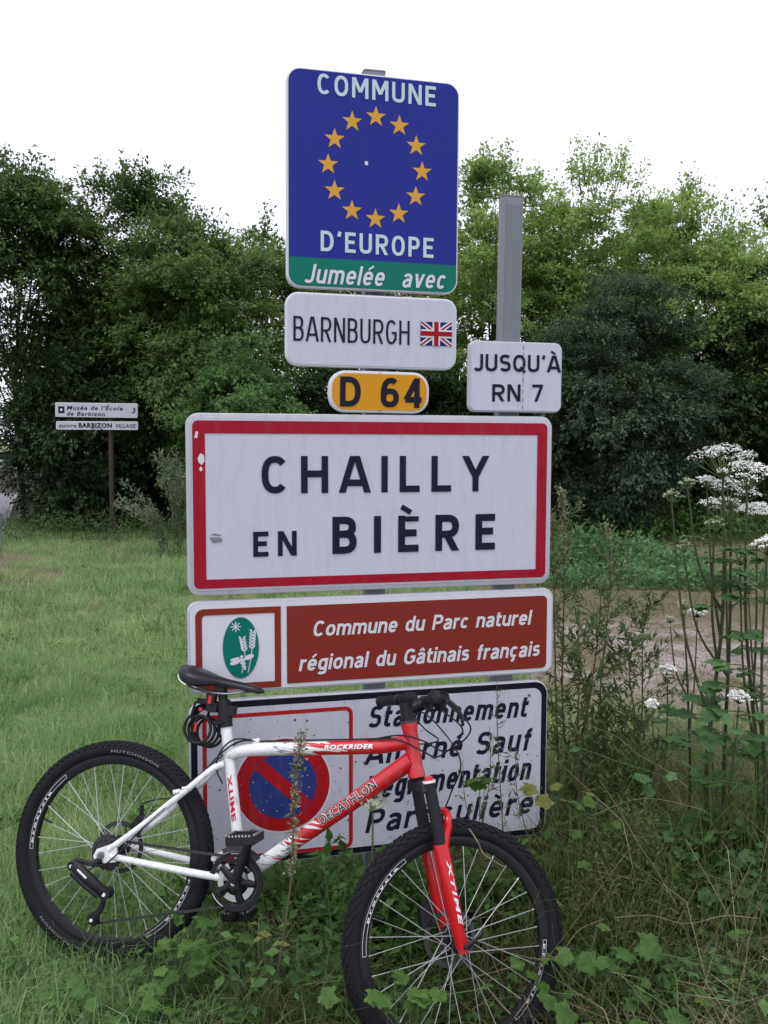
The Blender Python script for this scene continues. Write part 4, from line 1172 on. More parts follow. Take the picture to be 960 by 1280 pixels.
# fork (turned with the bar)
fork = empty("fork", STEER, parent=bike)
mb = MB()
mb.tube([HTB + AX * .002, HTB - AX * .012], [.024, .021], 20)
cr = HTB - AX * .028
Rm = Matrix((FW, Vector((0, 1, 0)), AX)).transposed()
mb.box(cr + FW * .008, (.046, .15, .034), Rm, .86)
mb.build("fork_crown", M["fork_dark"], fork, bevel=.007)
for s_ in (1, -1):
    top = cr + FW * .014 + Vector((0, s_ * .062, 0)) + AX * .012
    low = FH + AX * .275 - FW * .020 + Vector((0, s_ * .062, 0))
    mb = MB(); mb.tube([top, top.lerp(low, .1), top.lerp(low, .97), low], [.0185, .0172, .0172, .0195], 18)
    for k in range(11):
        q_ = top.lerp(low, .42 + .05 * k)
        mb.tube([q_ - AX * .002, q_ + AX * .002], .0187, 14)
    mb.build("stanchion_boot", M["fork_dark"], fork, True)
    mb = MB()
    bot = FH + Vector((0, s_ * .062, 0)) - FW * .006
    mb.tube([low + AX * .006, low, low.lerp(bot, .5), low.lerp(bot, .86), bot + AX * .018, bot - AX * .004], [.0205, .0225, .0215, .0185, .0165, .015], 20)
    mb.box(bot + FW * .006 + Vector((0, -s_ * .004, -.002)), (.030, .013, .034), Rm)
    mb.tube([low - AX * .008 + FW * .006, low + AX * .03 + FW * .022, low + AX * .055 + FW * .036], [.017, .013, .0105], 14)
    leg = mb.build("fork_leg", M["fork_red"], fork, True)
    if s_ == -1:
        RLEG = leg; rl, rb_ = low, bot
arch = bez([low.copy() + AX * .03 + FW * .022 + Vector((0, .124 if s_ == -1 else 0, 0)), low + AX * .072 + FW * .040 + Vector((0, .110, 0)), low + AX * .086 + FW * .044 + Vector((0, .062, 0)), low + AX * .072 + FW * .040 + Vector((0, .014, 0)), low + AX * .03 + FW * .022], 6)
mb = MB(); mb.tube(arch, .0115, 14, flat=(1, .8)); mb.build("fork_arch", M["fork_red"], fork, True)
tube_text("XTIME", rl, rb_, .0222, M["decal_white"], RLEG, "fork_lettering", .035, .215, .013, .006, .035, 1.2, .25)
mb = MB(); kt = cr + FW * .014 + Vector((0, -.062, 0)) + AX * .016
mb.tube([kt, kt + AX * .012], [.014, .012], 14); mb.build("preload_knob", M["fork_red"], fork, True)
mb = MB(); mb.tube([kt - AX * .006, kt + AX * .001], .0195, 16); mb.build("knob_collar", M["decal_white"], fork, True)
mb = MB()
cq = FH + Vector((0, .060, 0)) + AX * .07 - FW * .060
mb.box(cq, (.036, .034, .058), Rm); mb.tube([cq + AX * .03, cq + AX * .05 + FW * .01], .006, 8)
mb.tube([cq + Vector((0, .012, .01)), cq + Vector((0, .024, .01))], .011, 12)
mb.build("brake_caliper", M["black_pl"], fork, bevel=.004)
mb = MB()
mb.tube([FH + Vector((0, -.078, 0)), FH + Vector((0, .078, 0))], .006, 10)
mb.tube([FH + Vector((0, -.080, 0)), FH + Vector((.02, -.086, .02)), FH + Vector((.045, -.084, .045))], [.008, .006, .005], 10, flat=(1, .6))
mb.tube([FH + Vector((0, .070, 0)), FH + Vector((0, .084, 0))], .010, 12)
mb.build("quick_release", M["black_al"], fork, True)

# stem, bar, grips, levers (turned too)
bar = empty("handlebar", STEER, parent=bike)
mb = MB()
mb.tube([HTT + AX * .0, HTT + AX * .030], .0205, 18)
SC0 = HTT + AX * .036; BC = SC0 + FW * .064 + AX * .012
mb.tube([SC0 - AX * .022, SC0 + AX * .020], .021, 18)
mb.tube([SC0, BC], [.017, .0185], 16)
mb.tube([BC - Vector((0, .022, 0)), BC + Vector((0, .022, 0))], .0215, 18)
mb.build("stem", M["black_al"], bar, True)
mb = MB(); mb.tube([HTT - AX * .001, HTT + AX * .006], .0265, 20); mb.build("headset_ring", M["dark_steel"], bar, True)
BP = [BC + Vector((0, y, 0)) + FW * (-.055 * max(0, abs(y) - .07) / .23) + AX * (.016 * min(1, max(0, abs(y) - .05) / .09)) for y in (-.295, -.2, -.14, -.10, -.05, 0, .05, .10, .14, .2, .295)]
mb = MB(); mb.tube(bez(BP, 4), .0115, 14); mb.build("bar_tube", M["black_al"], bar, True)
for s_ in (1, -1):
    e1_, e0_ = (BP[-1], BP[-2]) if s_ == 1 else (BP[0], BP[1])
    d_ = (e1_ - e0_).normalized()
    mb = MB()
    g0 = e1_ - d_ * .118
    pr = [(0, .0135), (.004, .0185), (.010, .0165)] + [(.012 + k * .0088, .0165 if k % 2 else .0152) for k in range(11)] + [(.112, .0165), (.116, .0195), (.121, .0185), (.122, .0100), (.116, .0095)]
    mb.tube([g0 + d_ * a for a, _ in pr], [r_ for _, r_ in pr], 18)
    mb.build("grip", M["black_pl"], bar, True)
    mb = MB()
    c0 = g0 - d_ * .030
    mb.tube([c0 - d_ * .012, c0 + d_ * .012], .018, 14)
    mb.tube([c0 + FW * .012, c0 + FW * .034 - AX * .014], [.012, .010], 10)
    lev = bez([c0 + FW * .034 - AX * .016, c0 + FW * .050 - AX * .036 + d_ * .02, c0 + FW * .058 - AX * .060 + d_ * .055, c0 + FW * .054 - AX * .082 + d_ * .085], 5)
    mb.tube(lev, [.008 - .003 * abs(i_ / len(lev) - .15) for i_ in range(len(lev))], 10, flat=(1, .6))
    mb.build("brake_lever", M["black_al"], bar, True)
    mb = MB()
    c1 = c0 - d_ * .034
    mb.tube([c1 - d_ * .016, c1 + d_ * .014], .0205, 14)
    mb.tube([c1 - AX * .012 + FW * .006, c1 - AX * .034 + FW * .016], [.021, .016], 12)
    mb.tube([c1 - AX * .030 + FW * .004, c1 - AX * .040 - FW * .016 + d_ * .02], [.006, .005], 8)
    mb.build("shifter", M["black_pl"], bar, True)

# cranks, chainrings, pedals, chain, derailleurs
crank = empty("crankset", Matrix.Translation(BB), parent=bike)
mb = MB()
for (R_, y, tw) in ((.084, -.052, .0035), (.066, -.046, .0022), (.048, -.040, .002)):
    n = int(R_ * 500); prof = []
    ring_o = []
    for t_ in range(n * 2):
        a = PI * t_ / n; ring_o.append(((R_ if t_ % 2 == 0 or R_ > .08 else R_ - .004), a))
    ri = R_ - .014
    v = [(r_ * math.cos(a), y, r_ * math.sin(a)) for r_, a in ring_o] + [(ri * math.cos(a), y, ri * math.sin(a)) for _, a in ring_o]
    v += [(x, y + tw, z) for x, _, z in v]
    m_ = len(ring_o); f = []
    for i_ in range(m_):
        j_ = (i_ + 1) % m_
        f += [[i_, j_, m_ + j_, m_ + i_], [2 * m_ + i_, 3 * m_ + i_, 3 * m_ + j_, 2 * m_ + j_], [i_, 2 * m_ + i_, 2 * m_ + j_, j_], [m_ + i_, m_ + j_, 3 * m_ + j_, 3 * m_ + i_]]
    mb.add(v, f)
mb.build("chainrings", M["black_pl"], crank)
mb = MB()
for (a0, a1) in ((2.2, 3.6), (4.15, 5.0), (5.35, 6.2), (.2, .7)):
    v, f = arc_band(.040, .058, a0, a1, -.0485, (0, 0, 0), 14); mb.add(v, f)
mb.build("inner_ring", M["steel"], crank)
mb = MB()
for (a0, a1) in ((3.75, 4.35), (1.6, 1.9)):
    v, f = arc_band(.0795, .0815, a0, a1, -.0525, (0, 0, 0), 14); mb.add(v, f)
mb.build("guard_mark", M["decal_white"], crank)
mb = MB()
for k in range(5):
    a = 1.31 + 2 * PI * k / 5
    mb.tube([(0, -.056, 0), (.060 * math.cos(a), -.051, .060 * math.sin(a))], [.014, .009], 10, flat=(1, .5))
ca = math.atan2(.129, .032); L = .155
mb.tube([(0, -.036, 0), (0, -.072, 0)], .018, 16)
PE = Vector((L * math.cos(ca), -.078, L * math.sin(ca)))
mb.tube([(0, -.066, 0), tuple(PE * .5 + Vector((0, -.033, 0))), tuple(PE)], [.0165, .0125, .0135], 14, flat=(1, .6))
mb.tube([tuple(PE + Vector((0, .008, 0))), tuple(PE + Vector((0, -.012, 0)))], .013, 14)
mb.build("crank_arm", M["black_al"], crank, True)
mb = MB(); QE = Vector((-PE.x, .078, -PE.z))
mb.tube([(0, .036, 0), (0, .070, 0)], .018, 16); mb.tube([(0, .066, 0), tuple(QE)], [.016, .013], 14, flat=(1, .6))
mb.build("crank_arm", M["black_al"], crank, True)
mb = MB(); mb.tube([(0, -.072, 0), (0, -.0745, 0)], .007, 12); mb.build("crank_bolt", M["steel"], crank, True)
for (E_, sgn) in ((PE, -1), (QE, 1)):
    pc = E_ + Vector((0, sgn * .058, 0))
    pm = Matrix.Rotation(math.radians(-12), 3, 'Y')
    mb = MB()
    mb.tube([E_, E_ + Vector((0, sgn * .105, 0))], [.007, .006], 10)
    for dx in (-.038, .038): mb.box(pc + pm @ Vector((dx, 0, 0)), (.010, .088, .026), pm)
    for dy in (-.040, .040): mb.box(pc + pm @ Vector((0, dy, 0)), (.076, .009, .024), pm)
    mb.box(pc, (.066, .020, .020), pm)
    ped = mb.build("pedal", M["black_pl"], crank, bevel=.0025)
    mb = MB()
    for dx in (-.042, .042):
        for k in range(9):
            mb.box(pc + pm @ Vector((dx, -.036 + k * .009, .014)), (.004, .004, .005), pm)
    for k in range(7):
        for dy in (-.043, .043):
            mb.box(pc + pm @ Vector((-.03 + k * .010, dy, .013)), (.004, .003, .005), pm)
    mb.build("pedal_pins", M["steel"], ped)

mb = MB()
def chain_run(p0, p1):
    p0, p1 = Vector(p0), Vector(p1); n = int((p1 - p0).length / .0127); e = (p1 - p0).normalized()
    Mx = Matrix((e, Vector((0, 1, 0)), e.cross(Vector((0, 1, 0))))).transposed()
    for k in range(n):
        mb.box(p0 + e * (k + .5) * .0127, (.0118, .0068 if k % 2 else .0050, .0075), Mx)
chain_run((.0, -.044, .042), (.418, -.046, .064))
chain_run((.014, -.046, -.205), (.425, -.046, -.072))
for k in range(26):
    a = 1.6 - k * PI / 26 * 1.02
    mb.box(BB + Vector((.068 * math.cos(a), -.045, .068 * math.sin(a))), (.011, .006, .007), Matrix.Rotation(-(a + PI / 2), 3, 'Y'))
for k in range(16):
    a = 1.65 + k * PI / 15
    mb.box(Vector((.042 * math.cos(a), -.043, .042 * math.sin(a))), (.011, .006, .007), Matrix.Rotation(-(a + PI / 2), 3, 'Y'))
mb.build("chain", M["dark_steel"], bike)

rd = MB()
rd.tube([(.004, -.076, -.012), (-.020, -.080, -.030)], [.010, .011], 10)
rd.tube([(-.082, -.092, -.040), (-.060, -.094, -.046), (-.020, -.092, -.070), (.030, -.088, -.098), (.040, -.082, -.104)], [.012, .019, .020, .018, .013], 12, flat=(1, .75))
rd.tube([(-.066, -.078, -.028), (-.020, -.080, -.028)], .008, 10)
rd.tube([(.034, -.074, -.098), (.030, -.070, -.150), (.006, -.066, -.195)], [.008, .0075, .009], 10, flat=(1, .45))
rd.tube([(.022, -.052, -.098), (.016, -.050, -.150), (-.004, -.048, -.195)], [.007, .006, .008], 10, flat=(1, .45))
rd.tube([(-.072, -.100, -.060), (-.030, -.098, -.086), (.022, -.092, -.112)], [.009, .008, .009], 10)
rd.tube([(.040, -.060, -.104), (.040, -.094, -.104)], .017, 16)
rd.tube([(-.078, -.070, -.036), (-.078, -.100, -.042)], .014, 14)
derail = rd.build("rear_derailleur", M["black_pl"], bike, True)
mb = MB()
for (c_, r_) in (((.026, -.060, -.108), .016), ((.002, -.057, -.192), .020)):
    mb.revolve([(.003, -.005), (r_ - .003, -.005), (r_, -.0015), (r_, .0015), (r_ - .003, .005), (.003, .005)], 18, c_)
    for k in range(11):
        a = 2 * PI * k / 11; mb.box(Vector(c_) + Vector((r_ * math.cos(a), 0, r_ * math.sin(a))), (.004, .002, .004), Matrix.Rotation(-a, 3, 'Y'))
mb.build("jockey_wheels", M["black_pl"], derail)
mb = MB(); mb.tube([(-.050, -.1105, -.044), (-.018, -.1085, -.064)], .0032, 6, flat=(1, .3)); mb.tube([(.040, -.094, -.104), (.040, -.0965, -.104)], .006, 10); mb.tube([(.002, -.072, -.192), (.002, -.0745, -.192)], .005, 10); mb.tube([(-.078, -.100, -.042), (-.078, -.1022, -.042)], .005, 10)
mb.build("derailleur_mark", M["decal_white"], derail)
mb = MB()
v, f = arc_band(.088, .101, .9, 2.15, -.060, BB, 12); mb.add(v, f); v, f = arc_band(.088, .101, .9, 2.15, -.040, BB, 12); mb.add(v, f)
v, f = [], []
for k in range(13):
    a = .9 + 1.25 * k / 12; v += [(BB.x + .101 * math.cos(a), -.060, BB.z + .101 * math.sin(a)), (BB.x + .101 * math.cos(a), -.040, BB.z + .101 * math.sin(a))]
mb.add(v, [[2 * k, 2 * k + 1, 2 * k + 3, 2 * k + 2] for k in range(12)])
fdp = BB + Vector((-.035, -.020, .105))
mb.box(fdp, (.030, .04, .030)); mb.tube([BB + PD * .10 - Vector((0, .0, .012)), BB + PD * .10 + Vector((0, 0, .012))], .021, 14)
mb.build("front_derailleur", M["dark_steel"], bike)
# rear brake caliper and bracket
mb = MB(); cq = Vector((.050, .056, .078))
mb.box(cq, (.040, .034, .050), Matrix.Rotation(.6, 3, 'Y')); mb.tube([cq + Vector((0, .0, .024)), cq + Vector((-.004, 0, .058))], .0075, 10); mb.tube([cq + Vector((0, -.005, 0)), cq + Vector((0, -.024, 0))], .011, 12)
mb.build("brake_caliper", M["black_pl"], bike, bevel=.004)
mb = MB(); mb.tube([(0, -.082, 0), (0, .082, 0)], .0055, 10); mb.tube([(0, -.072, 0), (0, -.084, 0)], [.011, .009], 12); mb.tube([(0, .072, 0), (0, .086, 0)], [.011, .009], 12)
mb.tube([(0, -.086, 0), (.0, -.088, .0)], .007, 8)
mb.build("rear_axle", M["grey_steel"], bike, True)
# cables
S_ = lambda p_: STEER @ Vector(p_)
mb = MB()
rs_, ls_ = S_(BP[1] - AX * .035 + FW * .02 + Vector((0, .05, 0))), S_(BP[-2] - AX * .035 + FW * .02 - Vector((0, .05, 0)))
rl_, ll_ = S_(BP[1] + FW * .03 - AX * .02 + Vector((0, .02, 0))), S_(BP[-2] + FW * .03 - AX * .02)
cab = .0024
mb.tube(bez([rs_, rs_ + Vector((.07, -.01, -.05)), Vector((.985, -.05, .455)), Vector((.93, -.035, .460)), Vector((.85, -.024, .478)), Vector((.76, -.012, .462))], 8), cab, 6)
mb.tube(bez([rl_, rl_ + Vector((.075, .0, -.06)), Vector((1.00, -.03, .47)), Vector((.93, -.032, .488)), Vector((.86, -.024, .492)), Vector((.78, -.006, .467))], 8), cab, 6)
mb.tube(bez([ls_, ls_ + Vector((.06, .0, -.05)), Vector((.965, .03, .49)), Vector((.915, .03, .47)), Vector((.84, .02, .473)), Vector((.76, .008, .462))], 8), cab, 6)
fc = STEER @ (FH + Vector((0, .060, 0)) + AX * .12 - FW * .05)
mb.tube(bez([ll_, ll_ + Vector((.09, -.01, -.03)), Vector((1.04, -.005, .45)), Vector((1.02, .03, .34)), Vector((.99, .06, .22)), fc], 8), cab, 6)
for y, dz in ((-.006, .0215), (.004, .0225), (.013, .020)):
    mb.tube([q_ + Vector((0, y, dz + .002)) for q_ in TT[8:-6]], .0017, 5)
mb.tube(bez([(.42, -.006, .402), (.37, -.016, .396), (.325, -.024, .362), (.27, -.040, .288), (.22, -.054, .232)], 6), cab, 6)
mb.tube(bez([(.42, .004, .402), (.35, -.020, .398), (.312, -.030, .352), (.310, -.026, .300), (.332, -.020, .262)], 6), cab, 6)
mb.tube(bez([(.42, .010, .402), (.36, -.010, .390), (.29, .030, .325), (.20, .058, .222)], 6), cab, 6)
mb.tube(bez([(.205, -.030, .210), (.16, .0, .185), (.10, .045, .165), (.046, .056, .140)], 6), cab, 6)
mb.tube(bez([(.13, -.073, .112), (.09, -.079, .060), (.052, -.080, .010), (.02, -.086, -.022), (-.03, -.092, -.030), (-.062, -.092, -.036)], 6), cab, 6)
mb.tube(bez([(.19, -.062, .182), (.16, -.071, .148), (.13, -.073, .112)], 4), .0016, 5)
mb.build("cables", M["black_pl"], bike, True)
mb = MB()
for (p_, r_) in (((.414, -.002, .402), .008), ((.785, -.004, .462), .008), ((.205, -.056, .222), .007), ((.23, -.052, .236), .006)):
    mb.tube([Vector(p_) - Vector((.010, 0, .004)), Vector(p_) + Vector((.010, 0, .003))], r_, 10)
mb.build("cable_stops", M["frame"], bike, True)

# spiral cable lock strapped to the seat post
lock = empty("cable_lock", BM @ Matrix.Translation(ST_TOP + PD * .038), "black spiral cable lock hanging behind the saddle post of the bike", "bike lock")
mb = MB()
mb.tube([PD * -.034, PD * .034], .0215, 18)
mb.box((.024, 0, .004), (.024, .030, .030)); mb.box((-.038, -.006, .008), (.036, .026, .030)); mb.box((-.044, -.012, .034), (.030, .024, .036)); mb.box((-.072, -.008, .020), (.036, .018, .016))
mb.build("bracket", M["black_pl"], lock, bevel=.003)
mb = MB()
mb.box((-.044, -.025, .030), (.012, .004, .026)); mb.box((-.072, -.018, -.004), (.012, .006, .012)); mb.box((-.080, -.018, -.060), (.008, .005, .030))
mb.build("release_button", M["fork_red"], lock, bevel=.002)
hel = []
for k in range(96):
    a = 2 * PI * k / 24
    hel.append((-.080 + .040 * math.cos(a) + .008 * (k / 24), -.026 + .016 * (k / 24), -.062 + .043 * math.sin(a) - .004 * (k / 24)))
hel = [(-.070, -.010, .020), (-.092, -.02, .014)] + hel[8:] + [(-.06, .018, -.02), (-.045, .006, .006)]
mb = MB(); mb.tube(hel, .0048, 10); mb.build("coiled_cable", M["black_pl"], lock, True)

# ------------------------------------------------------------------ plants: leaf shapes as small polygons
def rot_frames(dirs, nrm):
    d = dirs / np.linalg.norm(dirs, axis=1, keepdims=True)
    s = np.cross(nrm, d); s /= np.maximum(np.linalg.norm(s, axis=1, keepdims=True), 1e-6)
    n = np.cross(d, s)
    return d, s, n

SHAPES = {
    # (length, across, lift) per vertex; faces
    "oval": ([(0, 0, 0), (.45, -.26, .05), (1, 0, -.06), (.45, .26, .05)], [(0, 1, 2, 3)]),
    "blade": ([(0, -.5, 0), (0, .5, 0), (.55, .38, .0), (.55, -.38, .0), (1, .04, 0), (1, -.04, 0)], [(0, 1, 2, 3), (3, 2, 4, 5)]),
    "long": ([(0, 0, 0), (.35, -.13, .04), (1, 0, -.12), (.35, .13, .04)], [(0, 1, 2, 3)]),
}
def _lobed():
    pts = [(.0, 0, 0)]
    n = 26; out = []
    for k in range(n):
        th = -PI + 2 * PI * (k + .5) / n
        r_ = .40 + .13 * abs(math.cos(th * 2.5)) ** 1.2 + (.035 if k % 2 else -.03)
        if abs(th) > 2.75: r_ *= .62
        out.append((.42 + r_ * math.cos(th), r_ * .98 * math.sin(th)))
    T = [(.40, 0, .03)] + [(x, y, -.30 * ((x - .40) ** 2 + y * y) + .07 * abs(math.sin(5 * math.atan2(y, x - .42)))) for x, y in out]
    F = [(0, 1 + k, 1 + (k + 1) % n) for k in range(n)]
    return T, F
SHAPES["lobed"] = _lobed()
def leaf_arrays(pos, dirs, nrm, size, shape="oval", width=None):
    T, F = SHAPES[shape]
    T = np.array(T, float)
    d, s, n = rot_frames(dirs, nrm)
    k = len(T)
    size = np.asarray(size).reshape(-1, 1, 1)
    wd = size if width is None else np.asarray(width).reshape(-1, 1, 1)
    v = pos[:, None, :] + d[:, None, :] * T[None, :, 0:1] * size + s[:, None, :] * T[None, :, 1:2] * wd + n[:, None, :] * T[None, :, 2:3] * size
    return v.reshape(-1, 3), k, F

def leaves_obj(name, pos, dirs, nrm, size, mat, parent=None, shape="oval", width=None):
    v, k, F = leaf_arrays(pos, dirs, nrm, size, shape, width)
    m = len(pos)
    base = (np.arange(m) * k)[:, None, None]
    f = (base + np.array(F)[None]).reshape(-1, len(F[0]))
    return np_mesh(name, v, f, mat, parent, shape == "lobed")

def unit(n):
    v = rng.normal(size=(n, 3)); return v / np.linalg.norm(v, axis=1, keepdims=True)

# ------------------------------------------------------------------ trees
TREE_MATS = dict(
    dark=leaf_mat("dark_foliage", (0.024, 0.052, 0.018), (0.105, 0.165, 0.056), 0.35, 0.5, clump=1.1),
    deep=leaf_mat("shaded_foliage", (0.014, 0.030, 0.014), (0.052, 0.088, 0.036), 0.25, 0.5, clump=1.1),  # low bushes: shade of the canopies overhead is put into the leaf colour
    mid=leaf_mat("mid_foliage", (0.048, 0.095, 0.028), (0.180, 0.265, 0.085), 0.4, 0.5, clump=1.1),
    olive=leaf_mat("olive_foliage", (0.036, 0.080, 0.026), (0.160, 0.235, 0.080), 0.4, 0.5, c3=(0.34, 0.34, 0.12), clump=1.1),
    ash=leaf_mat("ash_foliage", (0.098, 0.178, 0.052), (0.295, 0.400, 0.140), 0.5, 0.5, clump=1.0),
    bluish=leaf_mat("bluish_foliage", (0.022, 0.044, 0.029), (0.100, 0.145, 0.092), 0.3, 0.5, clump=1.1),
    bright=leaf_mat("bright_foliage", (0.042, 0.100, 0.034), (0.145, 0.250, 0.085), 0.4, 0.5, clump=1.1),
)
def tree(label, cx_px, top_px, half_px, depth, mat, nclump, nleaf, leaf=.085, base_frac=.1, sprigs=16, name="tree", cat="tree", group=None, shape="oval", seed=1, squash=.8, droop=.4, trunk_r=.075, clump_r=.80):
    """trunk with limbs that end in leaf clumps spread through the crown's volume; thin leafy sprigs break the outline"""
    global rng
    rng = np.random.default_rng(seed)
    r_ = random.Random(seed)
    top = at(cx_px, top_px, depth)
    bx0, by0 = top.x, depth
    gz0 = tz(bx0, by0)
    H = top.z - gz0
    R = half_px / FPX * depth
    root = empty(name, Matrix.Translation((bx0, by0, gz0)), label, cat, group)
    zc = H * (base_frac + (1 - base_frac) / 2); hz = H * (1 - base_frac) / 2
    # clump centres: mostly near the crown's outside
    C = []; nclump = int(nclump * 1.3)
    while len(C) < nclump:
        u = unit(1)[0]
        rad = r_.uniform(.2, 1) ** .45
        p = np.array([u[0] * R * rad, u[1] * R * squash * rad, u[2] * hz * rad])
        p[:2] *= 1.0 - .10 * max(0, p[2] / hz) ** 2
        p *= 0.92
        p += rng.normal(size=3) * .10
        if any((p[0] - q[0]) ** 2 + (p[1] - q[1]) ** 2 + 1.6 * (p[2] + zc - q[2]) ** 2 < (.34 * clump_r) ** 2 for q in C) and r_.random() < .93: continue
        C.append(p + np.array([0, 0, zc]))
    C = np.array(C)
    C[:, 2] = np.clip(C[:, 2], .25, H - .15)
    mb = MB()
    th = H * .45
    tr = [Vector((0, 0, -.15)), Vector((r_.uniform(-.1, .1), r_.uniform(-.1, .1), th * .5)), Vector((r_.uniform(-.2, .2), r_.uniform(-.2, .2), th)), Vector((r_.uniform(-.3, .3), r_.uniform(-.2, .2), H * .66))]
    tp = bez(tr, 5)
    mb.tube(tp, [trunk_r * (1 - .85 * i_ / len(tp)) for i_ in range(len(tp))], 9)
    order = rng.permutation(len(C))[:min(len(C), 22)]
    for i_ in order:
        c = Vector(C[i_]); s0 = tp[min(len(tp) - 1, max(2, int(len(tp) * min(.95, (c.z / H) * .72 + r_.uniform(-.1, .05)))))]
        mid = s0.lerp(c, .5) + Vector((r_.uniform(-.15, .15), r_.uniform(-.15, .15), r_.uniform(0, .25)))
        q_ = bez([s0, mid, c], 4); w0 = trunk_r * r_.uniform(.15, .28)
        mb.tube(q_, [w0 * (1 - .8 * k / len(q_)) for k in range(len(q_))], 5)
    nleaf = int(nleaf * 2.7)
    per = max(1, nleaf // nclump)
    pos, dr, nr = [], [], []
    for c in C:
        cr_ = clump_r * r_.uniform(.6, 1.3)
        n = int(per * (cr_ / clump_r) ** 2)
        out = c - np.array([0, 0, zc * .8]); out = out / (np.linalg.norm(out) + 1e-6)
        # sprays fan out of the clump and carry leaves along their length; most sit on its upper and outer side
        nt = max(7, n // 16)
        td = unit(nt) + out * .75 + np.array([0, 0, .35]); td /= np.linalg.norm(td, axis=1, keepdims=True)
        tl = cr_ * rng.uniform(.55, 1.15, nt)
        ti = rng.integers(0, nt, n); t = .25 + .75 * rng.random(n) ** .6
        vec = td[ti] * (t * tl[ti])[:, None]
        vec[:, 2] = vec[:, 2] * .62 - droop * .35 * t ** 2 * cr_
        pos.append(c + vec + rng.normal(size=(n, 3)) * .035)
        dr.append(td[ti] * .9 + unit(n) * .6 + np.array([0, 0, -droop * 1.2]))
        nr.append(unit(n) * .55 + np.array([0, 0, .8]) + out * .35)
    for k in range(sprigs):
        az = r_.uniform(0, 2 * PI); el = r_.uniform(.35, 1.45)
        u = np.array([math.cos(az) * math.cos(el), math.sin(az) * math.cos(el), math.sin(el)])
        p0 = np.array([u[0] * R * .80, u[1] * R * squash * .80, zc + u[2] * hz * .84])
        L = r_.uniform(.3, .75)
        dd = u * .9 + np.array([r_.uniform(-.3, .3), r_.uniform(-.3, .3), .9]); dd /= np.linalg.norm(dd)
        mb.tube([Vector(p0 - dd * .25), Vector(p0 + dd * L * .55), Vector(p0 + dd * L)], [.007, .005, .003], 4)
        n = int(L * 150)
        t = rng.random(n)
        pos.append(p0 + dd * (t * L)[:, None] + rng.normal(size=(n, 3)) * .085)
        dr.append(unit(n) + dd * .5); nr.append(unit(n) + np.array([0, 0, .6]))
    mb.build("trunk", M["bark"], root, True, fix=False)
    pos, dr, nr = np.concatenate(pos), np.concatenate(dr), np.concatenate(nr)
    size = leaf * rng.uniform(.6, 1.35, len(pos))
    leaves_obj("crown", pos, dr, nr, size, TREE_MATS[mat], root, shape)
    return root

G = "trees along the far edge of the verge"
def far_tree(*a, **k): return tree(*a, group=G, **k)
far_tree("dark broad tree with a high crown beside the road", 22, 212, 112, 17.5, "dark", 80, 24000, seed=11, sprigs=26, base_frac=.40)
far_tree("tall dark tree rising above the direction signs", 168, 200, 108, 18.2, "dark", 95, 26000, seed=12, sprigs=26)
far_tree("olive green leafy tree between direction signs and blue sign", 242, 262, 96, 16.6, "olive", 70, 18000, seed=13, sprigs=14, base_frac=.12)
far_tree("lower mid green tree beside the blue star sign's edge", 338, 272, 100, 19.0, "mid", 75, 18000, seed=14, sprigs=14)
far_tree("mid green tree hidden behind the blue star sign", 455, 262, 100, 20.5, "mid", 80, 18000, seed=15, sprigs=8)
far_tree("bright green low bush beside the town sign's upper corner", 300, 412, 74, 14.8, "bright", 46, 12000, seed=16, sprigs=6, base_frac=.03, name="bush", cat="bush", trunk_r=.04, clump_r=.5, leaf=.07)
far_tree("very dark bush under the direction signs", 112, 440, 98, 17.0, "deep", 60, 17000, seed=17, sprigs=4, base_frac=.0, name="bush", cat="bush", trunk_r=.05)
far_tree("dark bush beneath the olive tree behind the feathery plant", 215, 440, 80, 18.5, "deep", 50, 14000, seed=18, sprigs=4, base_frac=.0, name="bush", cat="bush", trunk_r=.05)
far_tree("pale green ash-like tree behind the bare steel post", 628, 184, 100, 18.6, "ash", 85, 24000, seed=21, sprigs=30, base_frac=.0, squash=.9, leaf=.08)
far_tree("tallest pale green ash-like tree, between the bare post and the umbels", 748, 172, 104, 19.2, "ash", 90, 25000, seed=22, sprigs=34, base_frac=.0, leaf=.08)
far_tree("yellow green tree above the white umbels", 872, 228, 104, 17.8, "ash", 80, 23000, seed=23, sprigs=16, base_frac=.0, leaf=.08)
far_tree("olive green tree beyond the umbels, cut off by the picture's edge", 985, 232, 100, 18.6, "olive", 75, 20000, seed=24, sprigs=12, base_frac=.0)
far_tree("large dark bluish bush behind the JUSQU'À plate", 770, 338, 108, 15.6, "bluish", 95, 30000, seed=25, sprigs=12, base_frac=.0, name="bush", cat="bush", leaf=.065, trunk_r=.06, clump_r=.55)
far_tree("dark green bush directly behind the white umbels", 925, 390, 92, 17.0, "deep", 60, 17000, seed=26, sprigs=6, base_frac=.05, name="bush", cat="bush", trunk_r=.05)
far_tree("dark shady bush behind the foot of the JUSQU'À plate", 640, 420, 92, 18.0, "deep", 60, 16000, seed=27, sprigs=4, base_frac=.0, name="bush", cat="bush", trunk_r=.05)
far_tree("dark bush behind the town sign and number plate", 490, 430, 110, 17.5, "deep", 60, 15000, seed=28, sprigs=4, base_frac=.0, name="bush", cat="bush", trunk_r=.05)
far_tree("deep shade tree standing far behind the direction signs", 165, 300, 130, 22.5, "dark", 70, 14000, seed=29, sprigs=4, leaf=.17, base_frac=.0, clump_r=.9)
far_tree("deep shade tree closing the gap behind the ash trees", 830, 262, 150, 22.5, "mid", 70, 14000, seed=30, sprigs=4, leaf=.17, base_frac=.0, clump_r=.9)
far_tree("deep shade tree far behind the steel post", 640, 235, 150, 23.0, "mid", 70, 14000, seed=31, sprigs=4, leaf=.17, base_frac=.0, clump_r=.9)

